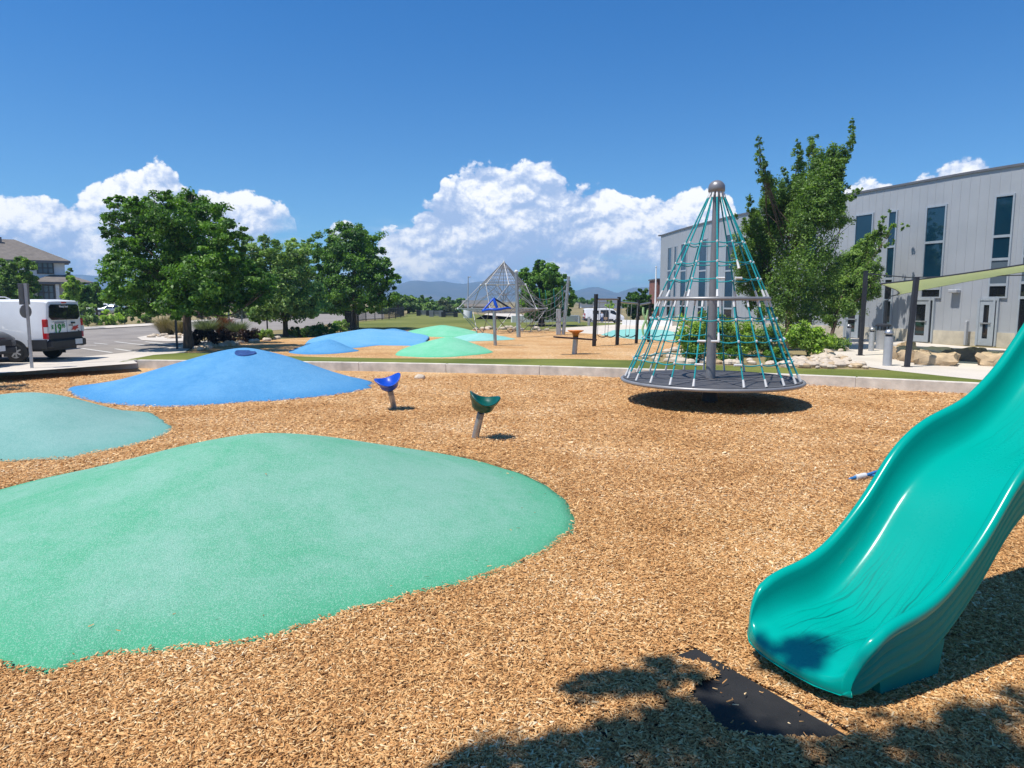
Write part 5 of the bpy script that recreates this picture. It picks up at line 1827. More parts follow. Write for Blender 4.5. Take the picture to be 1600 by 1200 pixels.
A_, _ = post('charcoal sail post behind the low evergreen, darkest in the tree shade', (1344, 555.5), (1353, 424), .06, CHARP)
D_, _ = post('charcoal sail post standing before the boulders, tallest of the sail posts', (1417, 573.5), (1432, 434), .062, CHARP)
B_, _ = post('charcoal sail post behind the grey bollard, topped by a green sail corner', (1380, 541), (1385, 470), .055, CHARP)
E_ = PY(1690, 398, 19.0)
eb = np.array([E_[0] + .15, E_[1], S])
t_ = thing('sail_post', 'charcoal sail post at the right, out past the slide', 'post', eb, 'charcoal posts holding the shade sail')
MB().box((eb[0], eb[1], (S + E_[2] + .1) / 2), (.2, .2, E_[2] + .1 - S)).build('shaft', CHARP, t_)
T2 = PY(1376, 443.5, 23.0)
B2 = B_ + np.array([.12, -.02, -.0]); B2 = PY(1391, 463, B_[1])
D2 = D_
EU, EL = PY(1700, 396, 19.5), PY(1700, 409, 25.0)
sv, N_ = [], 22
for i in range(N_ + 1):
    for j in range(N_ + 1):
        u, v_ = i / N_, j / N_
        p = (T2 * (1 - u) + EU * u) * (1 - v_) + (B2 * (1 - u) + EL * u) * v_
        p[2] -= .16 * 4 * u * (1 - u) * (1 - v_) * .35 + .05 * math.sin(math.pi * v_) - .22 * 4 * u * (1 - u) * v_ * .3
        p = p + (B2 - T2) * (-.10) * math.sin(math.pi * v_) * (1 - u) * 0 + np.array([.5, 0, 0]) * math.sin(math.pi * v_) * (1 - u) ** 3
        sv.append(p)
ro = thing('shade_sail', 'pale green fabric shade sail stretched between charcoal posts', 'shade sail', tuple(D2), None)
sb = MB().add(sv, [(i * (N_ + 1) + j, (i + 1) * (N_ + 1) + j, (i + 1) * (N_ + 1) + j + 1, i * (N_ + 1) + j + 1) for i in range(N_) for j in range(N_)])
so_ = sb.build('cloth', SAILM, ro, smooth=2)
md = so_.modifiers.new('thick', 'SOLIDIFY'); md.thickness = .012
edge = [sv[j] for j in range(N_ + 1)] + [sv[i * (N_ + 1) + N_] for i in range(1, N_ + 1)] + [sv[N_ * (N_ + 1) + j] for j in range(N_ - 1, -1, -1)] + [sv[i * (N_ + 1)] for i in range(N_ - 1, -1, -1)]
MB().tube(edge, .022, 6, cap=False).build('edge_cable', CHARP, ro, smooth=True)
MB().tube([A_ - np.array([0, 0, .08]), PY(1420, 433.5, 25), PY(1700, 428, 27)], .018, 6).build('stay_cable', CHARP, ro, smooth=True)
MB().tube([D_ - np.array([0, 0, .05]), sv[int(N_ * .2) * (N_ + 1)]], .02, 6).build('corner_strap', CHARP, ro, smooth=True)
MB().tube([B2, B_ - np.array([0, 0, .1])], .02, 6).build('corner_strap', CHARP, ro, smooth=True)

# ================================================================== BOLLARDS, BIN, BOULDERS
def bollard_proto():
    t = thing('bollard', '', 'bollard', (0, 0, 0), 'round capped grey bollards at the plaza')
    MB().tube([(0, 0, -.1), (0, 0, .80)], .115, 20).build('shaft', LGREY, t, smooth=True)
    MB().tube([(0, 0, .80), (0, 0, .87)], .085, 20).build('light_band', CHARP, t, smooth=True)
    MB().lathe((0, 0, .87), [(.02, -.01), (.118, -.01), (.12, .03), (.105, .08), (.07, .115), (.005, .13)], 20).build('dome_cap', STEEL, t, smooth=2)
    return t


def copy_tree(o, parent=None):
    c = o.copy(); C.objects.link(c)
    c.parent = parent
    for ch in list(o.children):
        copy_tree(ch, c)
    return c


bp = bollard_proto()
for i, (px, py, h, lb) in enumerate(((1386, 571.5, 58.5, 'nearest and largest grey bollard, in front of the middle sail post'), (1361, 548.5, 38, 'grey bollard left of the trash bin by the building'), (1325, 536, 30, 'shaded bollard behind the low evergreen shrub'))):
    o = bp if i == 0 else copy_tree(bp)
    q = P(px, py, S)
    o.location = q
    k = h * q[1] / F / 1.0 * .98
    o.scale = (k, k, k)
    o['label'] = lb
q = P(1378, 546, S)
tb = thing('trash_bin', 'tall grey metal trash bin with raised lid behind the bollards', 'trash bin', q)
MB().lathe(q, [(.02, 0), (.24, 0), (.27, .75), (.28, .78), (.02, .78)], 20).build('body', LGREY, tb, smooth=True)
for a in range(4):
    lm = MB().box((q[0] + .2 * math.cos(a * 1.57 + .78), q[1] + .2 * math.sin(a * 1.57 + .78), q[2] + .86), (.04, .04, .17))
    lm.build('lid_bracket', CHARP, tb)
MB().lathe(q, [(.02, .94), (.30, .94), (.30, 1.0), (.2, 1.05), (.02, 1.06)], 20).build('lid', CHARP, tb, smooth=True)


def block(label, pts_px, zh, mat, seed, deep=.7, name='boulder', cat='boulder', group='cut sandstone boulders on the plaza'):
    """a split sandstone block: front base line in the photo, height and depth in metres"""
    (xa, ya), (xb, yb) = pts_px
    a, c = P(xa, ya, S)[:2], P(xb, yb, S)[:2]
    rg = np.random.default_rng(seed)
    u = (c - a); L = np.hypot(*u); u /= L
    v = np.array([-u[1], u[0]])
    n, m = max(5, int(L / .16)), 6
    nz = 4
    vs, idx = [], {}
    def pt(i, j, k):
        key = (i, j, k)
        if key not in idx:
            x, y, z = i / n, j / m, k / nz
            ex = 1 - .10 * (abs(z - .5) * 2) ** 2
            qx = a + u * L * (.5 + (x - .5) * ex) + v * deep * (.5 + (y - .5) * ex)
            w_ = .035
            vs.append((qx[0] + rg.normal() * w_, qx[1] + rg.normal() * w_, S - .03 + zh * .84 * z * (1 + .10 * math.sin(x * 5 + seed)) + rg.normal() * .022))
            idx[key] = len(vs) - 1
        return idx[key]
    fs = []
    for i in range(n):
        for k in range(nz):
            fs.append((pt(i, 0, k), pt(i + 1, 0, k), pt(i + 1, 0, k + 1), pt(i, 0, k + 1)))
            fs.append((pt(i + 1, m, k), pt(i, m, k), pt(i, m, k + 1), pt(i + 1, m, k + 1)))
        for j in range(m):
            fs.append((pt(i, j, nz), pt(i + 1, j, nz), pt(i + 1, j + 1, nz), pt(i, j + 1, nz)))
    for j in range(m):
        for k in range(nz):
            fs.append((pt(0, j + 1, k), pt(0, j, k), pt(0, j, k + 1), pt(0, j + 1, k + 1)))
            fs.append((pt(n, j, k), pt(n, j + 1, k), pt(n, j + 1, k + 1), pt(n, j, k + 1)))
    o = MB().add(vs, fs).build(name, mat, smooth=True, origin=(*a, S))
    return tag(o, label, cat, group)


block('tan boulder between the big bollard and the tall sail post', ((1388, 560), (1419, 567)), .52, STONE, 1)
block('wide tan boulder right of the tall sail post, nearest of the boulders', ((1428, 570), (1492, 573)), .46, STONE, 2, 1.0)
block('tan boulder with a squared end at the right, beside the slide', ((1524, 571), (1580, 575)), .50, STONE, 3)
block('dark slab topped boulder bench behind the wide boulder', ((1470, 562), (1524, 566)), .48, M('dark_sandstone', (.20, .15, .10), .9, ns=3, na=.4, bump=.8, bs=14), 4)
block('small tan boulder at the back by the trash bin', ((1402, 548), (1424, 549)), .42, STONE, 5)
block('pale low step block in front of the left door', ((1424, 553), (1470, 556)), .30, PALEROCK, 6, 1.2)
block('pale low step block between the doors and the right boulder', ((1505, 558), (1570, 561)), .30, PALEROCK, 7, 1.0)

# ================================================================== SIGN POSTS
q = P(50, 575, S)
sp_ = thing('sign_post', 'grey parking sign post with two sign plates seen almost edge on', 'sign post', q)
tp = PY(45, 444, q[1])
MB().box((q[0], q[1], (S + tp[2]) / 2), (.075, .075, tp[2] - S + .05), .4).build('post', STEEL, sp_)
k = q[1] / F
pz = lambda y: PY(45, y, q[1])[2]
SIGNB = M('bare_sign_back', (.20, .195, .19), .5, .5, ns=6, na=.1)
ca, sa = math.cos(1.36), math.sin(1.36)
MB().box((q[0] - .04, q[1] - .03, (pz(443) + pz(476)) / 2), (.36, .02, pz(443) - pz(476)), 1.34, .008).build('sign_plate', SIGNB, sp_)
rd = MB()
zc, rr = pz(486.5), (pz(476) - pz(497)) / 2
pts = []
for i in range(24):
    a = 2 * math.pi * i / 24
    pts.append((q[0] - .035 + rr * math.cos(a) * ca, q[1] - .04 + rr * math.cos(a) * sa, zc + rr * math.sin(a)))
rd.prism(pts, (sa * .02, -ca * .02, 0)).build('round_plate', SIGNB, sp_)
for x, y0, y1, d, lb in ((277, 545.5, 478, None, 'dark sign post just left of the big tree trunk'), (359, 524, 470, None, 'grey sign post right of the big tree in the bed'), (379, 524, 480, None, 'thin pale post between big tree and mid tree'), (418, 520, 475, None, 'dark post left of the mid tree trunk')):
    q = P(x, y0, S)
    t = thing('sign_post', lb, 'sign post', q, 'posts in the bed along the parking lot')
    tp = PY(x - 1, y1, q[1])
    MB().box((q[0], q[1], (S + tp[2]) / 2), (.085, .085, tp[2] - S + .05), .4).build('post', (CHARP if x in (277, 418) else STEEL), t)
    MB().box((q[0], q[1] - .05, tp[2] - .2), (.30, .012, .45), .9).build('sign_plate', SIGNB, t)

# ================================================================== HOUSE
HCN = PY(105, 470, 70)
hs = thing('house', 'white two storey house with brown hip roof and porch at far left', 'house', (HCN[0], 70, 0))
HX, HY = float(HCN[0]), 70.0                          # the house is built square, then turned about this corner
HW = M('white_siding', (.74, .75, .77), .7, ns=2, na=.06)
ROOFM = M('brown_shingles', (.155, .135, .118), .9, ns=2.5, na=.25, bump=.5, bs=30)
ze = PY(105, 408, 70)[2]
zr_ = PY(30, 374, 71)[2]
hbx = lambda x0, x1, y0, y1, z0, z1: ((HX + (x0 + x1) / 2, HY + (y0 + y1) / 2, (z0 + z1) / 2), (x1 - x0, y1 - y0, z1 - z0))
hp_ = lambda x, y, z: (HX + x, HY + y, z)
MB().box(*hbx(-19, 0, 0, 8, 0, ze)).build('wall', HW, hs)
ov = .5
rf = MB().add([hp_(-19 - ov, -ov, ze), hp_(ov, -ov, ze), hp_(ov, 8 + ov, ze), hp_(-19 - ov, 8 + ov, ze), hp_(-15, 4, zr_), hp_(-4, 4, zr_)], [(0, 1, 5, 4), (1, 2, 5), (2, 3, 4, 5), (3, 0, 4), (3, 2, 1, 0)]).build('roof', ROOFM, hs)
MB().box(*hbx(-19 - ov, ov, -ov - .05, -ov + .01, ze - .24, ze - .01)).build('fascia', TRIM, hs)
MB().box(*hbx(-5.4, -5.0, 3.0, 3.3, zr_ - .5, zr_ + .12)).build('roof_vent', TRIM, rf)
WF = M('dark_window_frame', (.05, .05, .055), .5, ns=5, na=.1)
GH = glass_mat('house_glass', (.10, .13, .17), .08)


def hwin(x0, x1, z0, z1, y, nlites):
    f = .11
    fr = MB()
    for k in range(nlites + 1):
        fr.box(hp_(x0 + (x1 - x0) * k / nlites, y - .05, (z0 + z1) / 2), (f, .14, z1 - z0 + f))
    for z in (z0, (z0 + z1) / 2, z1):
        fr.box(hp_((x0 + x1) / 2, y - .045, z), (x1 - x0 - f * .5, .13, f * .8))
    w_ = fr.build('window', WF, hs)
    MB().box(hp_((x0 + x1) / 2, y - .03, (z0 + z1) / 2), (x1 - x0, .05, z1 - z0)).build('pane', GH, w_)


zy = lambda y, d=69: PY(80, y, d)[2]
hwin(-2.25, -.96, zy(427), zy(410), 0, 3)
pe = zy(440.5, 68)
MB().box(*hbx(-2.6, -.9, -1.6, -.02, 0, pe)).build('bay_wall', M('tan_siding', (.40, .37, .33), .8, ns=2, na=.08), hs)
hwin(-2.3, -1.05, zy(468, 68), zy(446, 68), -1.6, 3)
MB().add([hp_(-2.9, -2.1, pe), hp_(2.3, -2.1, pe), hp_(2.3, 5, pe), hp_(-2.9, -.01, pe), hp_(-1.2, -.01, zy(429)), hp_(.2, .1, zy(428.5)), hp_(.6, 5, zy(430)), hp_(-.0, 5, pe)], [(0, 1, 5, 4), (1, 2, 6, 5), (0, 4, 3), (7, 2, 1, 0)]).build('porch_roof', ROOFM, hs)
MB().box(*hbx(-2.9, 2.3, -2.16, -2.08, pe - .22, pe - .01)).build('porch_beam', TRIM, hs)
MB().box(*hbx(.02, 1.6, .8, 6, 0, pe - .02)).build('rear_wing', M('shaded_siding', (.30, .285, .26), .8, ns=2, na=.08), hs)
for x in (-.75, .7, 2.15):
    MB().box(*hbx(x - .14, x + .14, -2.0, -1.72, 0, pe - .02)).build('porch_column', HW, hs)
hwin(.3, 1.2, zy(464, 70), zy(448, 70), .8, 2)
hs.rotation_euler = (0, 0, R(33))

# ================================================================== VEHICLES
CARGL = glass_mat('car_glass', (.014, .017, .02), .05)
REDL = M('red_lens', (.40, .01, .012), .15, ns=8, na=.15)
CLRL = M('clear_lens', (.55, .55, .55), .15, ns=8, na=.1)
CPLAST = M('black_bumper_plastic', (.020, .021, .023), .6, ns=8, na=.2)
PLATE = M('licence_plate', (.62, .64, .66), .4, ns=12, na=.1)


def loft_body(st):
    """stations: (x, zlow, zbelt, zroof, half_low, half_belt, half_roof)"""
    b = MB()
    vs = []
    for x, zl, zb, zr, wl_, wb, wr in st:
        hb = zb + (zr - zb) * .5
        lp = [(wl_ * .9, zl), (wl_, zl + .07), (wb, zl + (zb - zl) * .55), (wb * .99, zb), (wr + (wb - wr) * .45, hb), (wr, zr - .07 * min(1, (zr - zb) * 3)), (wr - .10, zr - .012), (wr * .45, zr)]
        vs += [(x, y, z) for y, z in lp] + [(x, -y, z) for y, z in lp[::-1]]
    m = 16
    n = len(st)
    fs = [(i * m + k, i * m + (k + 1) % m, (i + 1) * m + (k + 1) % m, (i + 1) * m + k) for i in range(n - 1) for k in range(m)]
    fs += [tuple(range(m))[::-1], tuple((n - 1) * m + k for k in range(m))]
    return b.add(vs, fs)


def wheels(t, xs, hw, r, rim):
    for x in xs:
        for sy in (-1, 1):
            b = MB()
            y0, y1 = sy * (hw - .21), sy * (hw + .015)
            n = 24
            prof_ = [(r * .60, y1), (r * .80, y1), (r * .97, y1 - sy * .03), (r, y1 - sy * .07), (r, y0 + sy * .04), (r * .9, y0)]
            vs = [(x + rr * math.cos(2 * math.pi * i / n), yy, r + rr * math.sin(2 * math.pi * i / n)) for rr, yy in prof_ for i in range(n)]
            b.add(vs, [(k * n + i, k * n + (i + 1) % n, (k + 1) * n + (i + 1) % n, (k + 1) * n + i) for k in range(len(prof_) - 1) for i in range(n)] + [tuple(range(5 * n, 6 * n))])
            wh = b.build('wheel', TYRE, t, smooth=True)
            rb_ = MB().tube([(x, y1 - sy * .06, r), (x, y1 - sy * .012, r)], [r * .60, r * .60], 20)
            for q in range(7):
                a = 2 * math.pi * q / 7
                rb_.add([(x + r * .1 * math.cos(a + 1.57), y1 - sy * .004, r + r * .1 * math.sin(a + 1.57)), (x + r * .57 * math.cos(a + .12), y1 - sy * .006, r + r * .57 * math.sin(a + .12)), (x + r * .57 * math.cos(a - .12), y1 - sy * .006, r + r * .57 * math.sin(a - .12)), (x + r * .1 * math.cos(a - 1.57), y1 - sy * .004, r + r * .1 * math.sin(a - 1.57))], [(0, 1, 2, 3)])
            rb_.build('rim', rim, wh)
            # dark wheel arch
            ab = MB()
            pts = [(x + r * 1.17 * math.cos(math.pi * i / 14), r + r * 1.17 * math.sin(math.pi * i / 14) * 1.02) for i in range(15)]
            pts = [(x + r * 1.17, r * .55)] + pts + [(x - r * 1.17, r * .55)]
            ab.prism([(px, sy * (hw - .012), pz_) for px, pz_ in pts], (0, sy * .018, 0))
            ab.build('wheel_arch', CPLAST, t)


def quadpart(t, name, pts, mat, th=.012):
    p = [np.array(q, float) for q in pts]
    n = np.cross(p[1] - p[0], p[2] - p[0]); n /= np.linalg.norm(n)
    return MB().prism([q - n * th * .5 for q in p], n * th).build(name, mat, t)


def text_mesh(txt, size, name, mat, parent, mtx):
    cu = bpy.data.curves.new(name, 'FONT')
    cu.body = txt; cu.size = size; cu.extrude = .002; cu.offset = size * .022
    o = bpy.data.objects.new('tmp', cu); C.objects.link(o)
    dg = bpy.context.evaluated_depsgraph_get()
    me = bpy.data.meshes.new_from_object(o.evaluated_get(dg))
    bpy.data.objects.remove(o)
    me.transform(mtx)
    me.materials.clear(); me.materials.append(mat)
    ob = bpy.data.objects.new(name, me); C.objects.link(ob); ob.parent = parent
    return ob


from mathutils import Matrix


def van(name, label, loc, rz, k=1.0, marks=True, opendoor=False):
    t = thing(name, label, 'van', (0, 0, 0))
    st = [(-.02, .62, 1.10, 1.93, .86, .93, .80), (.0, .50, 1.10, 2.02, .93, .985, .86), (.06, .48, 1.12, 2.06, .98, 1.0, .885), (.5, .45, 1.12, 2.09, .985, 1.0, .89), (3.3, .45, 1.12, 2.09, .985, 1.0, .89), (3.9, .45, 1.12, 2.05, .985, 1.0, .86), (4.75, .45, 1.10, 1.45, .975, .985, .80), (5.35, .45, .98, 1.12, .93, .93, .72), (5.5, .48, .85, .95, .85, .85, .65)]
    body = loft_body(st).build('body', WHITEP, t, smooth=True)
    MB().box((2.7, 0, .47), (5.0, 1.86, .22)).build('underbody', CPLAST, t)
    wheels(t, (1.05, 4.55), 1.0, .345, LGREY)
    for sy in (-1, 1):
        MB().box((2.8, sy * .992, .56), (5.0 if False else 2.35, .035, .20)).build('side_sill', CPLAST, t)
        MB().box((.30, sy * .985, .60), (.62, .05, .30)).build('bumper_corner', CPLAST, t)
        MB().box((.33, sy * 1.0, 1.03), (.0 + 3.6, .012, .03)).build('side_crease', LGREY, t) if False else None
        # tail lights
        tl = MB().box((.03, sy * .955, 1.10), (.16, .11, .66), 0, .02).build('tail_light', REDL, t)
        MB().box((-.005, sy * .955, 1.07), (.12, .112, .20)).build('reversing_lens', CLRL, tl)
        quadpart(t, 'front_window', [(3.55, sy * .962, 1.18), (4.62, sy * .955, 1.18), (4.1, sy * .90, 1.80), (3.55, sy * .905, 1.85)], CARGL, .03)
    MB().box((-.06, 0, .60), (.20, 1.90, .24), 0, .03).build('rear_bumper', CPLAST, t)
    MB().box((-.01, 0, .84), (.07, 1.78, .26)).build('door_sill_panel', CPLAST, t)
    # rear doors : window and a joint between
    ya, zt = .80, 1.90
    pts = [(-.035, -.68, 1.40), (-.035, .68, 1.40), (-.035, .82, 1.50), (-.028, .78, 1.86), (-.025, .70, 1.92), (-.025, -.70, 1.92), (-.028, -.78, 1.86), (-.035, -.82, 1.50)]
    MB().prism([(x - .02, y, z) for x, y, z in pts], (.035, 0, 0)).build('rear_window', CARGL, t)
    MB().box((-.028, -.10, 1.20), (.02, .012, .5)).build('door_joint', LGREY, t)
    MB().box((-.05, -.42, 1.28), (.05, .17, .06)).build('handle', CPLAST, t)
    MB().box((-.16, -.50, .63), (.015, .40, .18)).build('licence_plate', PLATE, t)
    MB().box((-.04, 0, 1.985), (.03, .22, .035)).build('brake_light', REDL, t)
    if marks:
        GREENT = M('green_lettering', (.0, .22, .03), .5)
        REDT = M('red_lettering', (.50, .03, .02), .5)
        WT = M('white_lettering', (.7, .7, .7), .5)
        GT = M('grey_lettering', (.22, .22, .23), .5)
        # text plane on the rear face: local +y is the reader's left
        B0 = Matrix(((0, 0, -1, 0), (-1, 0, 0, 0), (0, 1, 0, 0), (0, 0, 0, 1)))
        put = lambda y, z, x=-.038: Matrix.Translation((x, y, z)) @ B0
        text_mesh('$', .22, 'price_lettering', GREENT, t, put(.74, 1.08))
        text_mesh('19', .40, 'price_lettering', GREENT, t, put(.61, .98))
        text_mesh('95', .19, 'price_lettering', GREENT, t, put(.19, 1.13))
        text_mesh('Hourly Rent', .095, 'window_lettering', WT, t, put(.30, 1.82, -.065))
        MB().box((-.032, .30, 1.295), (.012, .50, .03)).build('small_text_line', GT, t)
        MB().box((-.032, .32, 1.335), (.012, .72, .012)).build('small_text_line', GT, t)
        lg_ = MB()
        arrow = [(.0, .0), (.12, .075), (.10, .12), (.26, .13), (.45, .17), (.37, .10), (.44, .06), (.29, .03), (.22, -.03), (.18, .015)]
        lg_.prism([(-.036, -.30 - x, 1.03 + z) for x, z in arrow], (-.006, 0, 0)).build('arrow_emblem', REDT, t)
        MB().box((-.032, -.32, 1.20), (.012, .22, .045)).build('small_text_line', GT, t)
        MB().box((-.032, -.74, .99), (.012, .07, .045)).build('small_text_line', GT, t)
    quadpart(t, 'windscreen', [(4.78, .72, 1.44), (4.78, -.72, 1.44), (4.02, -.74, 1.98), (4.02, .74, 1.98)], CARGL, .03)
    if opendoor:
        MB().box((2.75, -1.0, 1.20), (1.1, .02, 1.35)).build('doorway_shade_panel', M('interior_shade', (.012, .012, .014), .8), t)  # dark panel on the closed side, standing in for the shaded interior
        MB().box((1.55, -1.06, 1.22), (1.1, .05, 1.4), 0, .02).build('sliding_door', WHITEP, t)
        quadpart(t, 'side_window', [(1.15, -1.09, 1.35), (1.95, -1.09, 1.35), (1.95, -1.09, 1.80), (1.15, -1.09, 1.80)], CARGL, .02)
        MB().box((2.9, -1.0, .75), (.5, .04, .34)).build('cargo_box', M('cardboard', (.40, .26, .17), .8), t)
    t.location = loc
    t.rotation_euler = (0, 0, rz)
    t.scale = (k, k, k)
    return t


van('cargo_van', 'white cargo van seen from behind with green price lettering on its rear door', (-14.98, 23.62, S), math.pi, .97)
v2 = PY(948, 470, 104)
v2z = S + float(dip(v2[0], 104))
van('minivan', 'distant white van with open side door beyond the swings', (PY(918, 0, 104)[0], 104, v2z), 0.0, 1.06, False, True)


def car(label, loc, rz, paint, kind='sedan', k=1.0, rim=LGREY, rails=False):
    t = thing('parked_car', label, 'car', (0, 0, 0), 'cars in the parking lot')
    if kind == 'suv':
        st = [(0, .55, .95, 1.20, .80, .84, .70), (.08, .42, 1.0, 1.52, .88, .90, .70), (.5, .34, 1.02, 1.74, .90, .93, .70), (2.6, .34, 1.02, 1.76, .90, .93, .72), (3.05, .34, 1.02, 1.66, .90, .93, .70), (3.65, .34, 1.02, 1.14, .90, .92, .76), (4.45, .36, .90, 1.02, .88, .90, .70), (4.68, .42, .80, .92, .82, .84, .62), (4.74, .50, .72, .80, .74, .76, .55)]
        wz, top = 1.08, 1.66
        side = [(.55, 3.35, .35, 2.9)]
        xf, xr = (3.62, 1.17, 3.08, 1.62), (.10, 1.12, .42, 1.66)
    else:
        st = [(0, .5, .80, .92, .78, .80, .66), (.1, .36, .85, 1.0, .86, .88, .72), (.9, .30, .88, 1.06, .88, .90, .70), (1.5, .30, .88, 1.40, .88, .90, .62), (2.5, .30, .88, 1.43, .88, .90, .62), (3.4, .30, .86, 1.02, .88, .90, .70), (4.3, .32, .74, .84, .86, .87, .66), (4.55, .42, .62, .70, .76, .78, .56)]
        wz, top = .92, 1.36
        side = [(1.15, 3.05, 1.6, 2.5)]
        xf, xr = (3.32, 1.03, 2.58, 1.39), (1.0, 1.07, 1.44, 1.36)
    loft_body(st).build('body', paint, t, smooth=True)
    hw = st[3][5]
    wheels(t, (.85, st[-1][0] - .95), hw, .34, rim)
    wr = st[3][6]
    for sy in (-1, 1):
        for a, c, a2, c2 in side:
            ztop = top - .05
            f = lambda z: hw * .99 + (wr - hw) * (z - st[3][2]) / (st[3][3] - .07 - st[3][2])
            mid, m2 = (a + c) / 2, (a2 + c2) / 2
            quadpart(t, 'side_window', [(a, sy * (f(wz) + .004), wz), (mid - .04, sy * (f(wz) + .004), wz), (m2 - .04, sy * (f(ztop) + .006), ztop), (a2, sy * (f(ztop) + .006), ztop)], CARGL, .03)
            quadpart(t, 'side_window', [(mid + .04, sy * (f(wz) + .004), wz), (c, sy * (f(wz) + .004), wz), (c2, sy * (f(ztop) + .006), ztop), (m2 + .04, sy * (f(ztop) + .006), ztop)], CARGL, .03)
        xe = st[-1][0]
        MB().box((xe - .22, sy * .66, st[-2][2] + .02), (.30, .26, .12), -sy * .35, .03).build('headlight', CLRL, t)
        MB().box((.03, sy * .68, st[1][2] - .02), (.16, .22, .14), sy * .1, .02).build('tail_light', REDL, t)
        if rails:
            MB().tube([(.6, sy * .66, 1.76), (.75, sy * .66, 1.83), (2.5, sy * .66, 1.84), (2.7, sy * .66, 1.76)], .025, 8).build('roof_rail', STEEL, t, smooth=True)
    quadpart(t, 'windscreen', [(xf[0], .70, xf[1]), (xf[0], -.70, xf[1]), (xf[2], -.58, xf[3]), (xf[2], .58, xf[3])], CARGL, .04)
    quadpart(t, 'rear_window', [(xr[0], .66, xr[1]), (xr[0], -.66, xr[1]), (xr[2], -.56, xr[3]), (xr[2], .56, xr[3])], CARGL, .05)
    MB().box((st[-1][0] - .03, 0, st[-1][2] - .03), (.12, 1.05, .20), 0, .02).build('grille', CPLAST, t)
    MB().box((st[-1][0] - .05, 0, .44), (.16, 1.45, .18), 0, .03).build('bumper', CPLAST, t)
    MB().box((st[-1][0] + .04, 0, .53), (.02, .32, .16)).build('licence_plate', PLATE, t)
    t.location = loc
    t.rotation_euler = (0, 0, rz)
    t.scale = (k, k, k)
    return t


BLK = M('black_car_paint', (.012, .013, .017), .18, .0, ns=3, na=.1, coat=.2)
WCAR = M('white_car_paint', (.72, .73, .74), .2, ns=3, na=.03, coat=.6)
SILV = M('silver_car_paint', (.42, .46, .48), .28, .5, ns=3, na=.05, coat=.6)
BCAR = M('blue_car_paint', (.03, .14, .40), .2, .2, ns=3, na=.05, coat=.6)
car('dark suv nose with white plate at the left edge beside the van', (-20.35, 21.0, S), R(4), BLK, 'suv', 1.02)
car('white suv with roof rails parked behind the cargo van', (-23.9, 28.6, S), R(0), WCAR, 'suv', 1.16, rails=True)
car('distant silver white car parked beyond the street shrubs', (PY(178, 0, 92)[0], 92, S + .05), R(190), SILV, 'sedan', 1.05)
car('distant blue car half hidden by the big tree', (PY(252, 0, 96)[0], 96, S + .05), R(170), BCAR, 'sedan', 1.05)
car('distant white car behind the silver one', (PY(158, 0, 99)[0], 99, S + .1), R(185), WCAR, 'sedan', 1.05)

# ================================================================== FAR PLAY AREA
GS = lambda x, y: P(x, y, S)
# ---- net climber: steel struts between ball nodes, grey nets inside
dC = 45.0
cen = PY(786, 470, dC)
nc_ = thing('net_climber', 'grey pyramid climbing frame of steel struts and rope nets in the far chip area', 'net climber', (cen[0], dC, S))
zc_ = lambda y: PY(786, y, dC)[2]
apex = np.array([cen[0] + .05, dC, zc_(409)])
hexa = lambda r, z, off, n=6: [np.array([cen[0] + r * math.cos(off + 2 * math.pi * k / n), dC + r * math.sin(off + 2 * math.pi * k / n), z]) for k in range(n)]
r1 = hexa(1.47, zc_(445), R(-75))
r2 = hexa(2.92, zc_(482), R(-105))
ft = hexa(1.75, S, R(-75))
STRUT = M('pale_strut_steel', (.26, .26, .265), .45, .35, ns=7, na=.1)
STRUTD = M('dark_strut_steel', (.16, .16, .16), .45, .4, ns=7, na=.1)


def strut(a, b, m=STRUT, r=.023):
    MB().tube([a, b], r, 8).build('strut', m, nc_, smooth=True)


for k in range(6):
    k2 = (k + 1) % 6
    strut(apex, r1[k]); strut(r1[k], r1[k2])
    strut(r1[k], r2[k]); strut(r1[k], r2[k2], STRUT if k != 1 else STRUTD)
    strut(r2[k], r2[k2])
    strut(r2[k], ft[k], STRUTD if k in (0, 1, 5) else STRUT); strut(r2[k2], ft[k], STRUTD if k in (0, 5) else STRUT)
for p in [apex] + r1 + r2:
    MB().lathe(p, [(.005, -.07), (.05, -.05), (.07, 0), (.05, .05), (.005, .07)], 12).build('ball_node', CLAMP, nc_, smooth=True)


def net(lines, name='net', r=.009, m=ROPED):
    b = MB()
    for l in lines:
        b.tube(l, r, 4, cap=False)
    return b.build(name, m, nc_)


top_lines, mid_lines = [], []
for k in range(6):
    a, c = r1[k], r1[(k + 1) % 6]
    for u in np.linspace(0, 1, 8)[:-1]:
        top_lines.append([apex * .97 + cen * .03 + np.array([0, 0, 0]), a + (c - a) * u])
for f in (.3, .45, .6, .75, .88):
    l = [apex + (p - apex) * f for p in r1]
    top_lines.append(l + [l[0]])
net(top_lines, 'upper_net', .011)
ctr_ = np.array([cen[0], dC, zc_(482) - .1])
for k in range(6):
    a, c = r2[k], r2[(k + 1) % 6]
    for u in np.linspace(0, 1, 7)[:-1]:
        e = a + (c - a) * u
        m_p = (e + ctr_) / 2 + np.array([0, 0, -.22])
        mid_lines.append([e, m_p, ctr_ + np.array([0, 0, -.2])])
for f in (.2, .35, .5, .65, .8, .93):
    l = [ctr_ + (p - ctr_) * f + np.array([0, 0, -.25 * (1 - f)]) for p in r2]
    mid_lines.append(l + [l[0]])
net(mid_lines, 'middle_net', .013)
in_lines = []
for k in range(6):
    in_lines += [[r1[k], ctr_], [r1[k] * .5 + r1[(k + 2) % 6] * .5, ctr_ + np.array([0, 0, .5])], [apex, ctr_], [r1[k], ctr_ + np.array([0, 0, .9])], [r2[k], r1[k] * .5 + ctr_ * .5 + np.array([0, 0, .3])]]
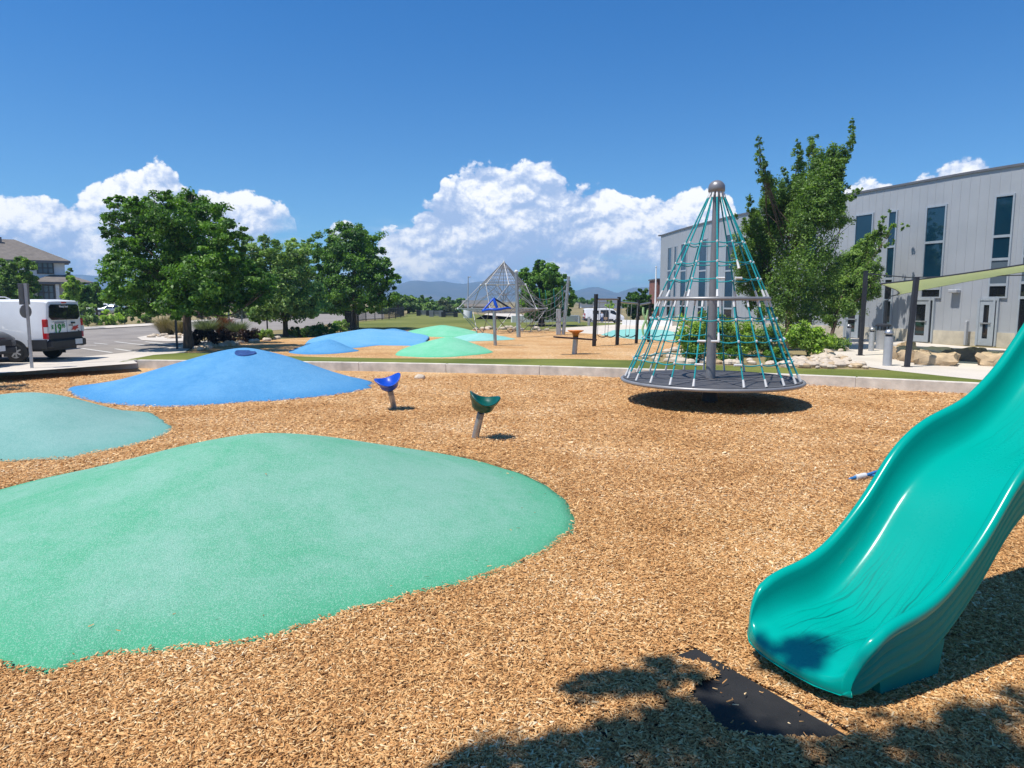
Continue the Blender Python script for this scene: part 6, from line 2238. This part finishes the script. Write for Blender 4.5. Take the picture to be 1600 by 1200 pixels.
for f in (.3, .6):
    l = [ctr_ + (p - ctr_) * f for p in r1]
    in_lines.append(l + [l[0]])
net(in_lines, 'inner_net', .012)

# ---- rope bridge posts
b0 = GS(810.5, 527)
tpp = PY(806.5, 425, b0[1])
rp = thing('climbing_post', 'thick grey climbing post with white cap in front of the net climber', 'post', b0, 'leaning posts of the rope course')
MB().tube([b0 - np.array([0, 0, .1]), tpp], [.115, .085], 16).build('shaft', STEEL, rp, smooth=True)
MB().lathe(tpp, [(.02, -.03), (.11, -.02), (.11, .05), (.06, .10), (.005, .12)], 14).build('cap', CLAMP, rp, smooth=True)
b1_ = GS(880, 523)
tp1 = PY(888.5, 432, b1_[1])
rp1 = thing('climbing_post', 'grey post leaning right beside the bushy dark tree', 'post', b1_, 'leaning posts of the rope course')
MB().tube([b1_ - np.array([0, 0, .1]), tp1], [.11, .085], 16).build('shaft', STEEL, rp1, smooth=True)
MB().box((b1_[0] - .28, b1_[1], S + .75), (.28, .22, 1.5), 0, .02).build('step_box', LGREY, rp1)
rn = thing('rope_net_bridge', 'sagging rope net strung between the two leaning grey posts', 'rope net', ((b0 + b1_) / 2))
lower, upper = [], []
for k in range(13):
    u = k / 12
    pa_ = tpp * (1 - u) + tp1 * u
    sagu = 4 * u * (1 - u)
    upper.append(pa_ + np.array([0, 0, -.25 - 1.15 * sagu]))
    pb_ = b0 * (1 - u) + b1_ * u
    lower.append(pb_ + np.array([0, .4, .75 - .45 * sagu + .5 * abs(u - .5)]))
nb = MB()
for f in (0, .2, .4, .6, .8, 1):
    nb.tube(spline([upper[k] * (1 - f) + lower[k] * f for k in range(13)], 2, False), .013, 5)
for k in range(0, 13):
    nb.tube([upper[k], lower[k]], .011, 5)
nb.build('net', ROPED, rn)
hr = MB()
for x, y0, y1 in ((842, 452, 470), (852, 454, 474), (865, 452, 480), (878, 447, 482)):
    q, q2 = PY(x, y0, 40), PY(x + 2, y1, 40.6)
    MB().tube([q, q2], .02, 6).build('hanging_rope', ROPE, rn, smooth=True)

# ---- blue spinner pole
q = GS(774, 540)
tp = PY(771.5, 466, q[1])
bs = thing('pole_spinner', 'steel pole carrying a blue triangular hand swing in the far chip area', 'spinner', q)
MB().tube([q - np.array([0, 0, .1]), q + (tp - q) * .80], .075, 14).build('pole', STEEL, bs, smooth=True)
PBL2 = M('bright_blue_metal', (.008, .075, .50), .35, ns=6, na=.08)
yb = q[1]
lf_, rg_ = PY(754, 486, yb - .2), PY(797, 481.5, yb + .1)
MB().tube([tp, tp * .5 + lf_ * .5, lf_], [.04, .042, .045], 10).build('swing_arm', PBL2, bs, smooth=True)
MB().tube([tp, tp * .5 + rg_ * .5, rg_], [.04, .042, .04], 10).build('swing_arm', BLACKP, bs, smooth=True)
m1 = PY(777, 484, yb - .55)
MB().tube(spline([lf_, PY(765, 483.5, yb - .5), m1, PY(789, 482, yb - .25), rg_], 5, False), .055, 10).build('foot_band', PBL2, bs, smooth=True)
MB().tube([tp, PY(774, 475, yb - .1), PY(777, 481, yb - .1)], [.05, .075, .06], 10).build('hub', PBL2, bs, smooth=True)

# ---- orange funnel spinner with dark board
q = GS(897, 553.5)
os_ = thing('funnel_spinner', 'orange funnel on a thick grey post with a long dark board', 'spinner', q)
k = q[1] / F
zt = lambda y: PY(897, y, q[1])[2]
MB().tube([q - np.array([0, 0, .1]), (q[0] + .06, q[1], zt(526))], .095, 16).build('post', STEEL, os_, smooth=True)
ORG = M('orange_plastic', (.62, .20, .02), .4, ns=5, na=.1)
MB().lathe((q[0] + .05, q[1], 0), [(.10, zt(527)), (.115, zt(523)), (.15, zt(520)), (.26, zt(518)), (.30, zt(517)), (.30, zt(516)), (.26, zt(516.3)), (.02, zt(519))], 28).build('funnel', ORG, os_, smooth=2)
a, c = PY(866, 526.5, q[1] - .35), PY(931, 531, q[1] + .1)
u = c - a
vsx = []
bd = M('dark_brown_board', (.035, .016, .014), .5, ns=6, na=.2)
mid = (a + c) / 2
L = np.linalg.norm(u)
brd = MB().box((0, 0, 0), (L, .26, .055), 0, .015)
rot = Vector((1, 0, 0)).rotation_difference(Vector(u).normalized())
brd.v = [tuple(rot @ Vector(v) + Vector(mid)) for v in brd.v]
brd.build('board', bd, os_)

# ---- swing frame: black posts, top beam, four swing seats
sw = thing('swing_frame', 'black post swing frame with four hanging seats before the teal surface', 'swing set', GS(928, 541))
pp = []
for bx, by, ty, wpx in ((928, 541, 459.5, 6.4), (964, 539, 464, 5.8), (994, 536.5, 469, 5.0), (1013, 534.5, 468, 4.6)):
    b_ = GS(bx, by)
    t_ = PY(bx + 3.5, ty, b_[1])
    r = wpx * b_[1] / F / 2
    MB().tube([b_ - np.array([0, 0, .1]), t_], r, 12).build('post', BLACKP, sw, smooth=True)
    pp.append((b_, t_))
for i, yy in ((0, 467), (1, 466.5), (2, 472)):
    a = pp[i][1].copy(); c = pp[i + 1][1].copy()
    a[2] -= .22; c[2] -= (.10 if i == 0 else .16)
    MB().tube([a, c], .045, 10).build('top_beam', (GREYP if i == 0 else STEEL), sw, smooth=True)
for (x, i, u) in ((941.5, 0, .37), (953, 0, .68), (975, 1, .40), (985, 1, .72)):
    a = pp[i][1] * (1 - u) + pp[i + 1][1] * u
    a[2] -= .2
    bot = PY(x, 524.5, a[1])
    w_ = .23
    for s_ in (-1, 1):
        MB().tube([(a[0] + s_ * w_, a[1], a[2]), (bot[0] + s_ * w_, a[1], bot[2] + .05)], .011, 5).build('chain', STEEL, sw)
    pts = [(bot[0] + w_ * 1.02 * q_, a[1], bot[2] - .10 * (1 - q_ * q_) + .05) for q_ in np.linspace(-1, 1, 9)]
    sb = MB()
    vs = []
    for p in pts:
        vs += [(p[0], p[1] - .08, p[2]), (p[0], p[1] + .08, p[2]), (p[0], p[1] + .08, p[2] - .035), (p[0], p[1] - .08, p[2] - .035)]
    sb.add(vs, [(4 * j + e, 4 * j + (e + 1) % 4, 4 * j + 4 + (e + 1) % 4, 4 * j + 4 + e) for j in range(8) for e in range(4)] + [(3, 2, 1, 0), (32, 33, 34, 35)])
    sb.build('swing_seat', M('dark_teal_rubber', (.012, .045, .045), .6, ns=9, na=.2), sw, smooth=True)
# pale green folded net by the last posts, a leaf shaped climbing sculpture
q = GS(1009, 530)
lfs = thing('leaf_sculpture', 'pale green leaf shaped climbing sculpture beside the swing posts', 'sculpture', q)
LG = M('pale_green_paint', (.32, .52, .25), .45, ns=5, na=.1)
for dx, y0, y1, bul in ((0, 528, 500, -4), (0, 528, 500, 4), (1, 500, 484, 3), (1, 500, 480, -3)):
    a, c = PY(1007 + dx * 2, y0, q[1]), PY(1009 + bul * dx * 1.2, y1, q[1])
    m_ = PY(1008 + bul, (y0 + y1) / 2, q[1])
    a[2] = max(a[2], S - .05)
    MB().tube(spline([a, m_, c], 6, False), .055, 8).build('stem', LG, lfs, smooth=True)

# ---- fences
def fence(label, pts, h, name='railing_fence', pitch=.45, group=None, lvl=S, posts=True, dens=True):
    pts = [np.array(p[:2], float) for p in pts]
    t = thing(name, label, 'fence', (*pts[0], lvl), group)
    rails, bars = MB(), MB()
    for a, c in zip(pts[:-1], pts[1:]):
        d = c - a; L = np.hypot(*d); u = d / L; rz = math.atan2(u[1], u[0])
        for z in (.15, h - .12):
            rails.box((*(a + d / 2), lvl + z), (L, .045, .05), rz)
        n = max(2, int(L / .14))
        if dens:
            for k in range(n):
                p = a + d * (k + .5) / n
                bars.box((*p, lvl + h * .52), (.016, .016, h * .92), rz)
    rails.build('rails', BLACKP, t)
    if dens:
        bars.build('bars', BLACKP, t)
    for p in pts:
        MB().box((*p, lvl + h * .52), (.08, .08, h * 1.04)).build('post', BLACKP, t)
    return t


fence('short black railing fence section beside the dense rounded tree', [GS(540, 513), GS(549, 516), GS(560, 513)], 1.30)
fence('long curved black railing fence along the lawn edge', [GS(560, 503), GS(572, 501.5), GS(586, 500.5), GS(597, 499.8), GS(608, 498.8), GS(618, 497.6), GS(626, 496.2), GS(631, 494.5), GS(630, 493)], 1.25)
DKP = M('dark_grey_panel', (.055, .06, .068), .5, ns=3, na=.15)
MDP = M('mid_grey_panel', (.17, .18, .19), .5, ns=3, na=.15)
for xa, xb, y, h, m_t, lb in ((654, 669, 493.5, 8.5, MDP, 'grey slatted bench panel at the far lawn edge, first of three'), (674, 689, 495, 9.5, MDP, 'pale grey slatted bench panel in the middle at the far lawn edge'), (693, 712, 495.5, 8.0, DKP, 'dark slatted bench panel at the far lawn edge, last of three')):
    a, c = GS(xa, y), GS(xb, y)
    d = c - a
    L = np.hypot(*d[:2])
    t = thing('slatted_bench', lb, 'bench', a, 'slatted bench panels on the lawn')
    hh = h * a[1] / F
    rz = math.atan2(d[1], d[0])
    m_ = (a + c) / 2
    sb = MB()
    for j in range(5):
        sb.box((m_[0], m_[1], S + hh * (.2 + .18 * j)), (L, .06, hh * .14), rz)
    sb.build('slats', m_t, t)
    MB().box((m_[0], m_[1] + .2, S + hh * .45), (L, .4, .06), rz).build('seat', m_t, t)
    for p in (a, c):
        MB().box((p[0], p[1] + .08, S + hh * .5), (.5, .5, hh * 1.05), rz).build('end_post', BLACKP if m_t is not MDP or xa == 654 else MDP, t)

# ---- pale pole on a white base beyond the lawn
q = GS(731, 497)
lp = thing('light_pole', 'thin pale light pole on a white base beyond the lawn', 'light pole', q)
MB().tube([q, PY(731.5, 432, q[1])], [.085, .05], 8).build('pole', LGREY, lp, smooth=True)
MB().lathe(q, [(.5, -.1), (.5, 1.0), (.42, 1.15), (.02, 1.15)], 14).build('base', CLAMP, lp, smooth=True)
MB().tube([PY(731.5, 433, q[1]), PY(736, 432.5, q[1])], .05, 6).build('lamp_arm', LGREY, lp, smooth=True)
# ---- low white wall and shed beyond
wp = [GS(800, 504), GS(850, 503.5), GS(905, 502.5)]
o = wall_strip([p[:2] for p in wp], .3, S - .1, S + .62).build('garden_wall', WHITEP, origin=wp[0])
tag(o, 'low white wall behind the net climber', 'wall')
wq = [GS(972, 508), GS(1010, 508.6), GS(1050, 509.5)]
o = wall_strip([p[:2] for p in wq], .3, S - .1, S + .42).build('garden_wall', WHITEP, origin=wq[0])
tag(o, 'low white wall behind the swing seats near the building end', 'wall')
a = PY(722, 470, 130)
sh_ = thing('shed', 'brown roofed open shed beyond the lawn', 'shed', (a[0] + 2.3, 131, S))
MB().box((a[0] + 2.4, 132, 1.3), (5.0, 2.4, 2.1)).build('wall', M('pale_shed_wall', (.42, .40, .38), .8, ns=2), sh_)
zr0, zr1 = PY(0, 479, 130)[2], PY(0, 471, 131)[2]
MB().add([(a[0] - .4, 129.5, zr0), (a[0] + 5.4, 129.5, zr0), (a[0] + 4.4, 132, zr1), (a[0] + .6, 132, zr1), (a[0] - .4, 134.5, zr0), (a[0] + 5.4, 134.5, zr0)], [(0, 1, 2, 3), (3, 2, 5, 4), (0, 3, 4), (1, 5, 2), (0, 4, 5, 1)]).build('roof', ROOFM, sh_)
# ---- far houses and sheds to the right of the mountain gap
for i, (x0, x1, yt, ye, yb, d, wm, lb) in enumerate(((906, 936, 470, 474, 481, 205, HW, 'far dark roofed house left of the swing post'), (930, 958, 466.5, 472, 482, 195, HW, 'far dark roofed house behind the first swings'), (952, 978, 467, 474, 483, 190, HW, 'far dark roofed house with white wall behind the sapling'))):
    a, c = PY(x0, ye, d), PY(x1, ye, d)
    g_ = float(dip(a[0], d)) + S - .6
    t = thing('far_house', lb, 'house', (a[0], d, g_), 'far houses behind the swings')
    MB().box(((a[0] + c[0]) / 2, d + 4, (a[2] + g_) / 2), (c[0] - a[0] - .8, 8, a[2] - g_)).build('wall', wm, t)
    zt_ = PY(0, yt, d)[2]
    MB().add([(a[0], d - .5, a[2]), (c[0], d - .5, a[2]), (c[0], d + 8.5, a[2]), (a[0], d + 8.5, a[2]), (a[0] + 1.5, d + 4, zt_), (c[0] - 1.5, d + 4, zt_)], [(0, 1, 5, 4), (1, 2, 5), (2, 3, 4, 5), (3, 0, 4), (3, 2, 1, 0)]).build('roof', TRIM, t)
# slim posts on the rear plaza
for x, y, h, lb in ((905, 505, 11, 'short pale post left of the distant van'), (920, 509, 14, 'short pale post in front of the distant van')):
    q = GS(x, y)
    o = MB().tube([q - np.array([0, 0, .1]), q + np.array([0, 0, h * q[1] / F])], .11, 12).build('short_post', LGREY, origin=q, smooth=True)
    tag(o, lb, 'post', 'short posts on the rear plaza')

# ---- person at the distant van
def person(label, foot, h, rz, shirt, trousers, skin=(.45, .28, .19), hair=(.03, .02, .015), lean=.12):
    t = thing('person', label, 'person', foot)
    k = h / 1.75
    J = [(0, 0, .95), (0, 0, 1.12), (0, -lean * .5, 1.36), (0, -lean, 1.47), (0, -lean * 1.1, 1.56), (0, -lean * 1.2, 1.68),
         (.17, -lean * .8, 1.42), (.25, -.02 - lean, 1.16), (.22, -.26 - lean, 1.12), (.20, -.36 - lean, 1.13),
         (-.17, -lean * .8, 1.42), (-.26, -.02 - lean, 1.16), (-.20, -.24 - lean, 1.05), (-.18, -.33 - lean, 1.04),
         (.09, 0, .90), (.10, -.02, .50), (.10, .03, .09), (.10, -.12, .04),
         (-.09, 0, .90), (-.11, .04, .50), (-.11, .10, .09), (-.11, -.05, .04)]
    E = [(0, 1), (1, 2), (2, 3), (3, 4), (4, 5), (2, 6), (6, 7), (7, 8), (8, 9), (2, 10), (10, 11), (11, 12), (12, 13), (0, 14), (14, 15), (15, 16), (16, 17), (0, 18), (18, 19), (19, 20), (20, 21)]
    Rr = [.15, .15, .16, .07, .075, .10, .065, .05, .04, .035, .065, .05, .04, .035, .10, .07, .05, .04, .10, .07, .05, .04]
    c_, s_ = math.cos(rz), math.sin(rz)
    me = bpy.data.meshes.new('body')
    me.from_pydata([((x * c_ - y * s_) * k, (x * s_ + y * c_) * k, z * k) for x, y, z in J], E, [])
    for m in (M('skin', skin, .6, ns=9), shirt, trousers, M('dark_hair', hair, .7)):
        me.materials.append(m)
    o = bpy.data.objects.new('body', me)
    C.objects.link(o)
    o.parent = t
    md = o.modifiers.new('skin', 'SKIN')
    for i, r in enumerate(Rr):
        me.skin_vertices[0].data[i].radius = (r * k, r * k)
    me.skin_vertices[0].data[0].use_root = True
    sub = o.modifiers.new('sub', 'SUBSURF'); sub.levels = sub.render_levels = 2
    dg = bpy.context.evaluated_depsgraph_get()
    m2 = bpy.data.meshes.new_from_object(o.evaluated_get(dg))
    o.modifiers.clear()
    o.data = m2
    for p in m2.polygons:
        z = p.center.z / k
        r = math.hypot(p.center.x, p.center.y) / k
        p.material_index = 3 if z > 1.70 else 2 if (z < .98 and r < .30 and z > .07) else 1 if (z < 1.50 and not (r > .36 and z < 1.2)) else 3 if z < .08 else 0
        p.use_smooth = True
    return t


pf = PY(941, 470, 101.6)
person('person in pale shirt and blue trousers leaning into the distant van door', (pf[0], 101.6, S + .004 + float(dip(pf[0], 101.6))), 1.75, R(180), M('pale_shirt', (.42, .44, .52), .8, ns=8), M('blue_trousers', (.035, .06, .17), .8, ns=8))
# dry leaf on the green mound and a few stray chips
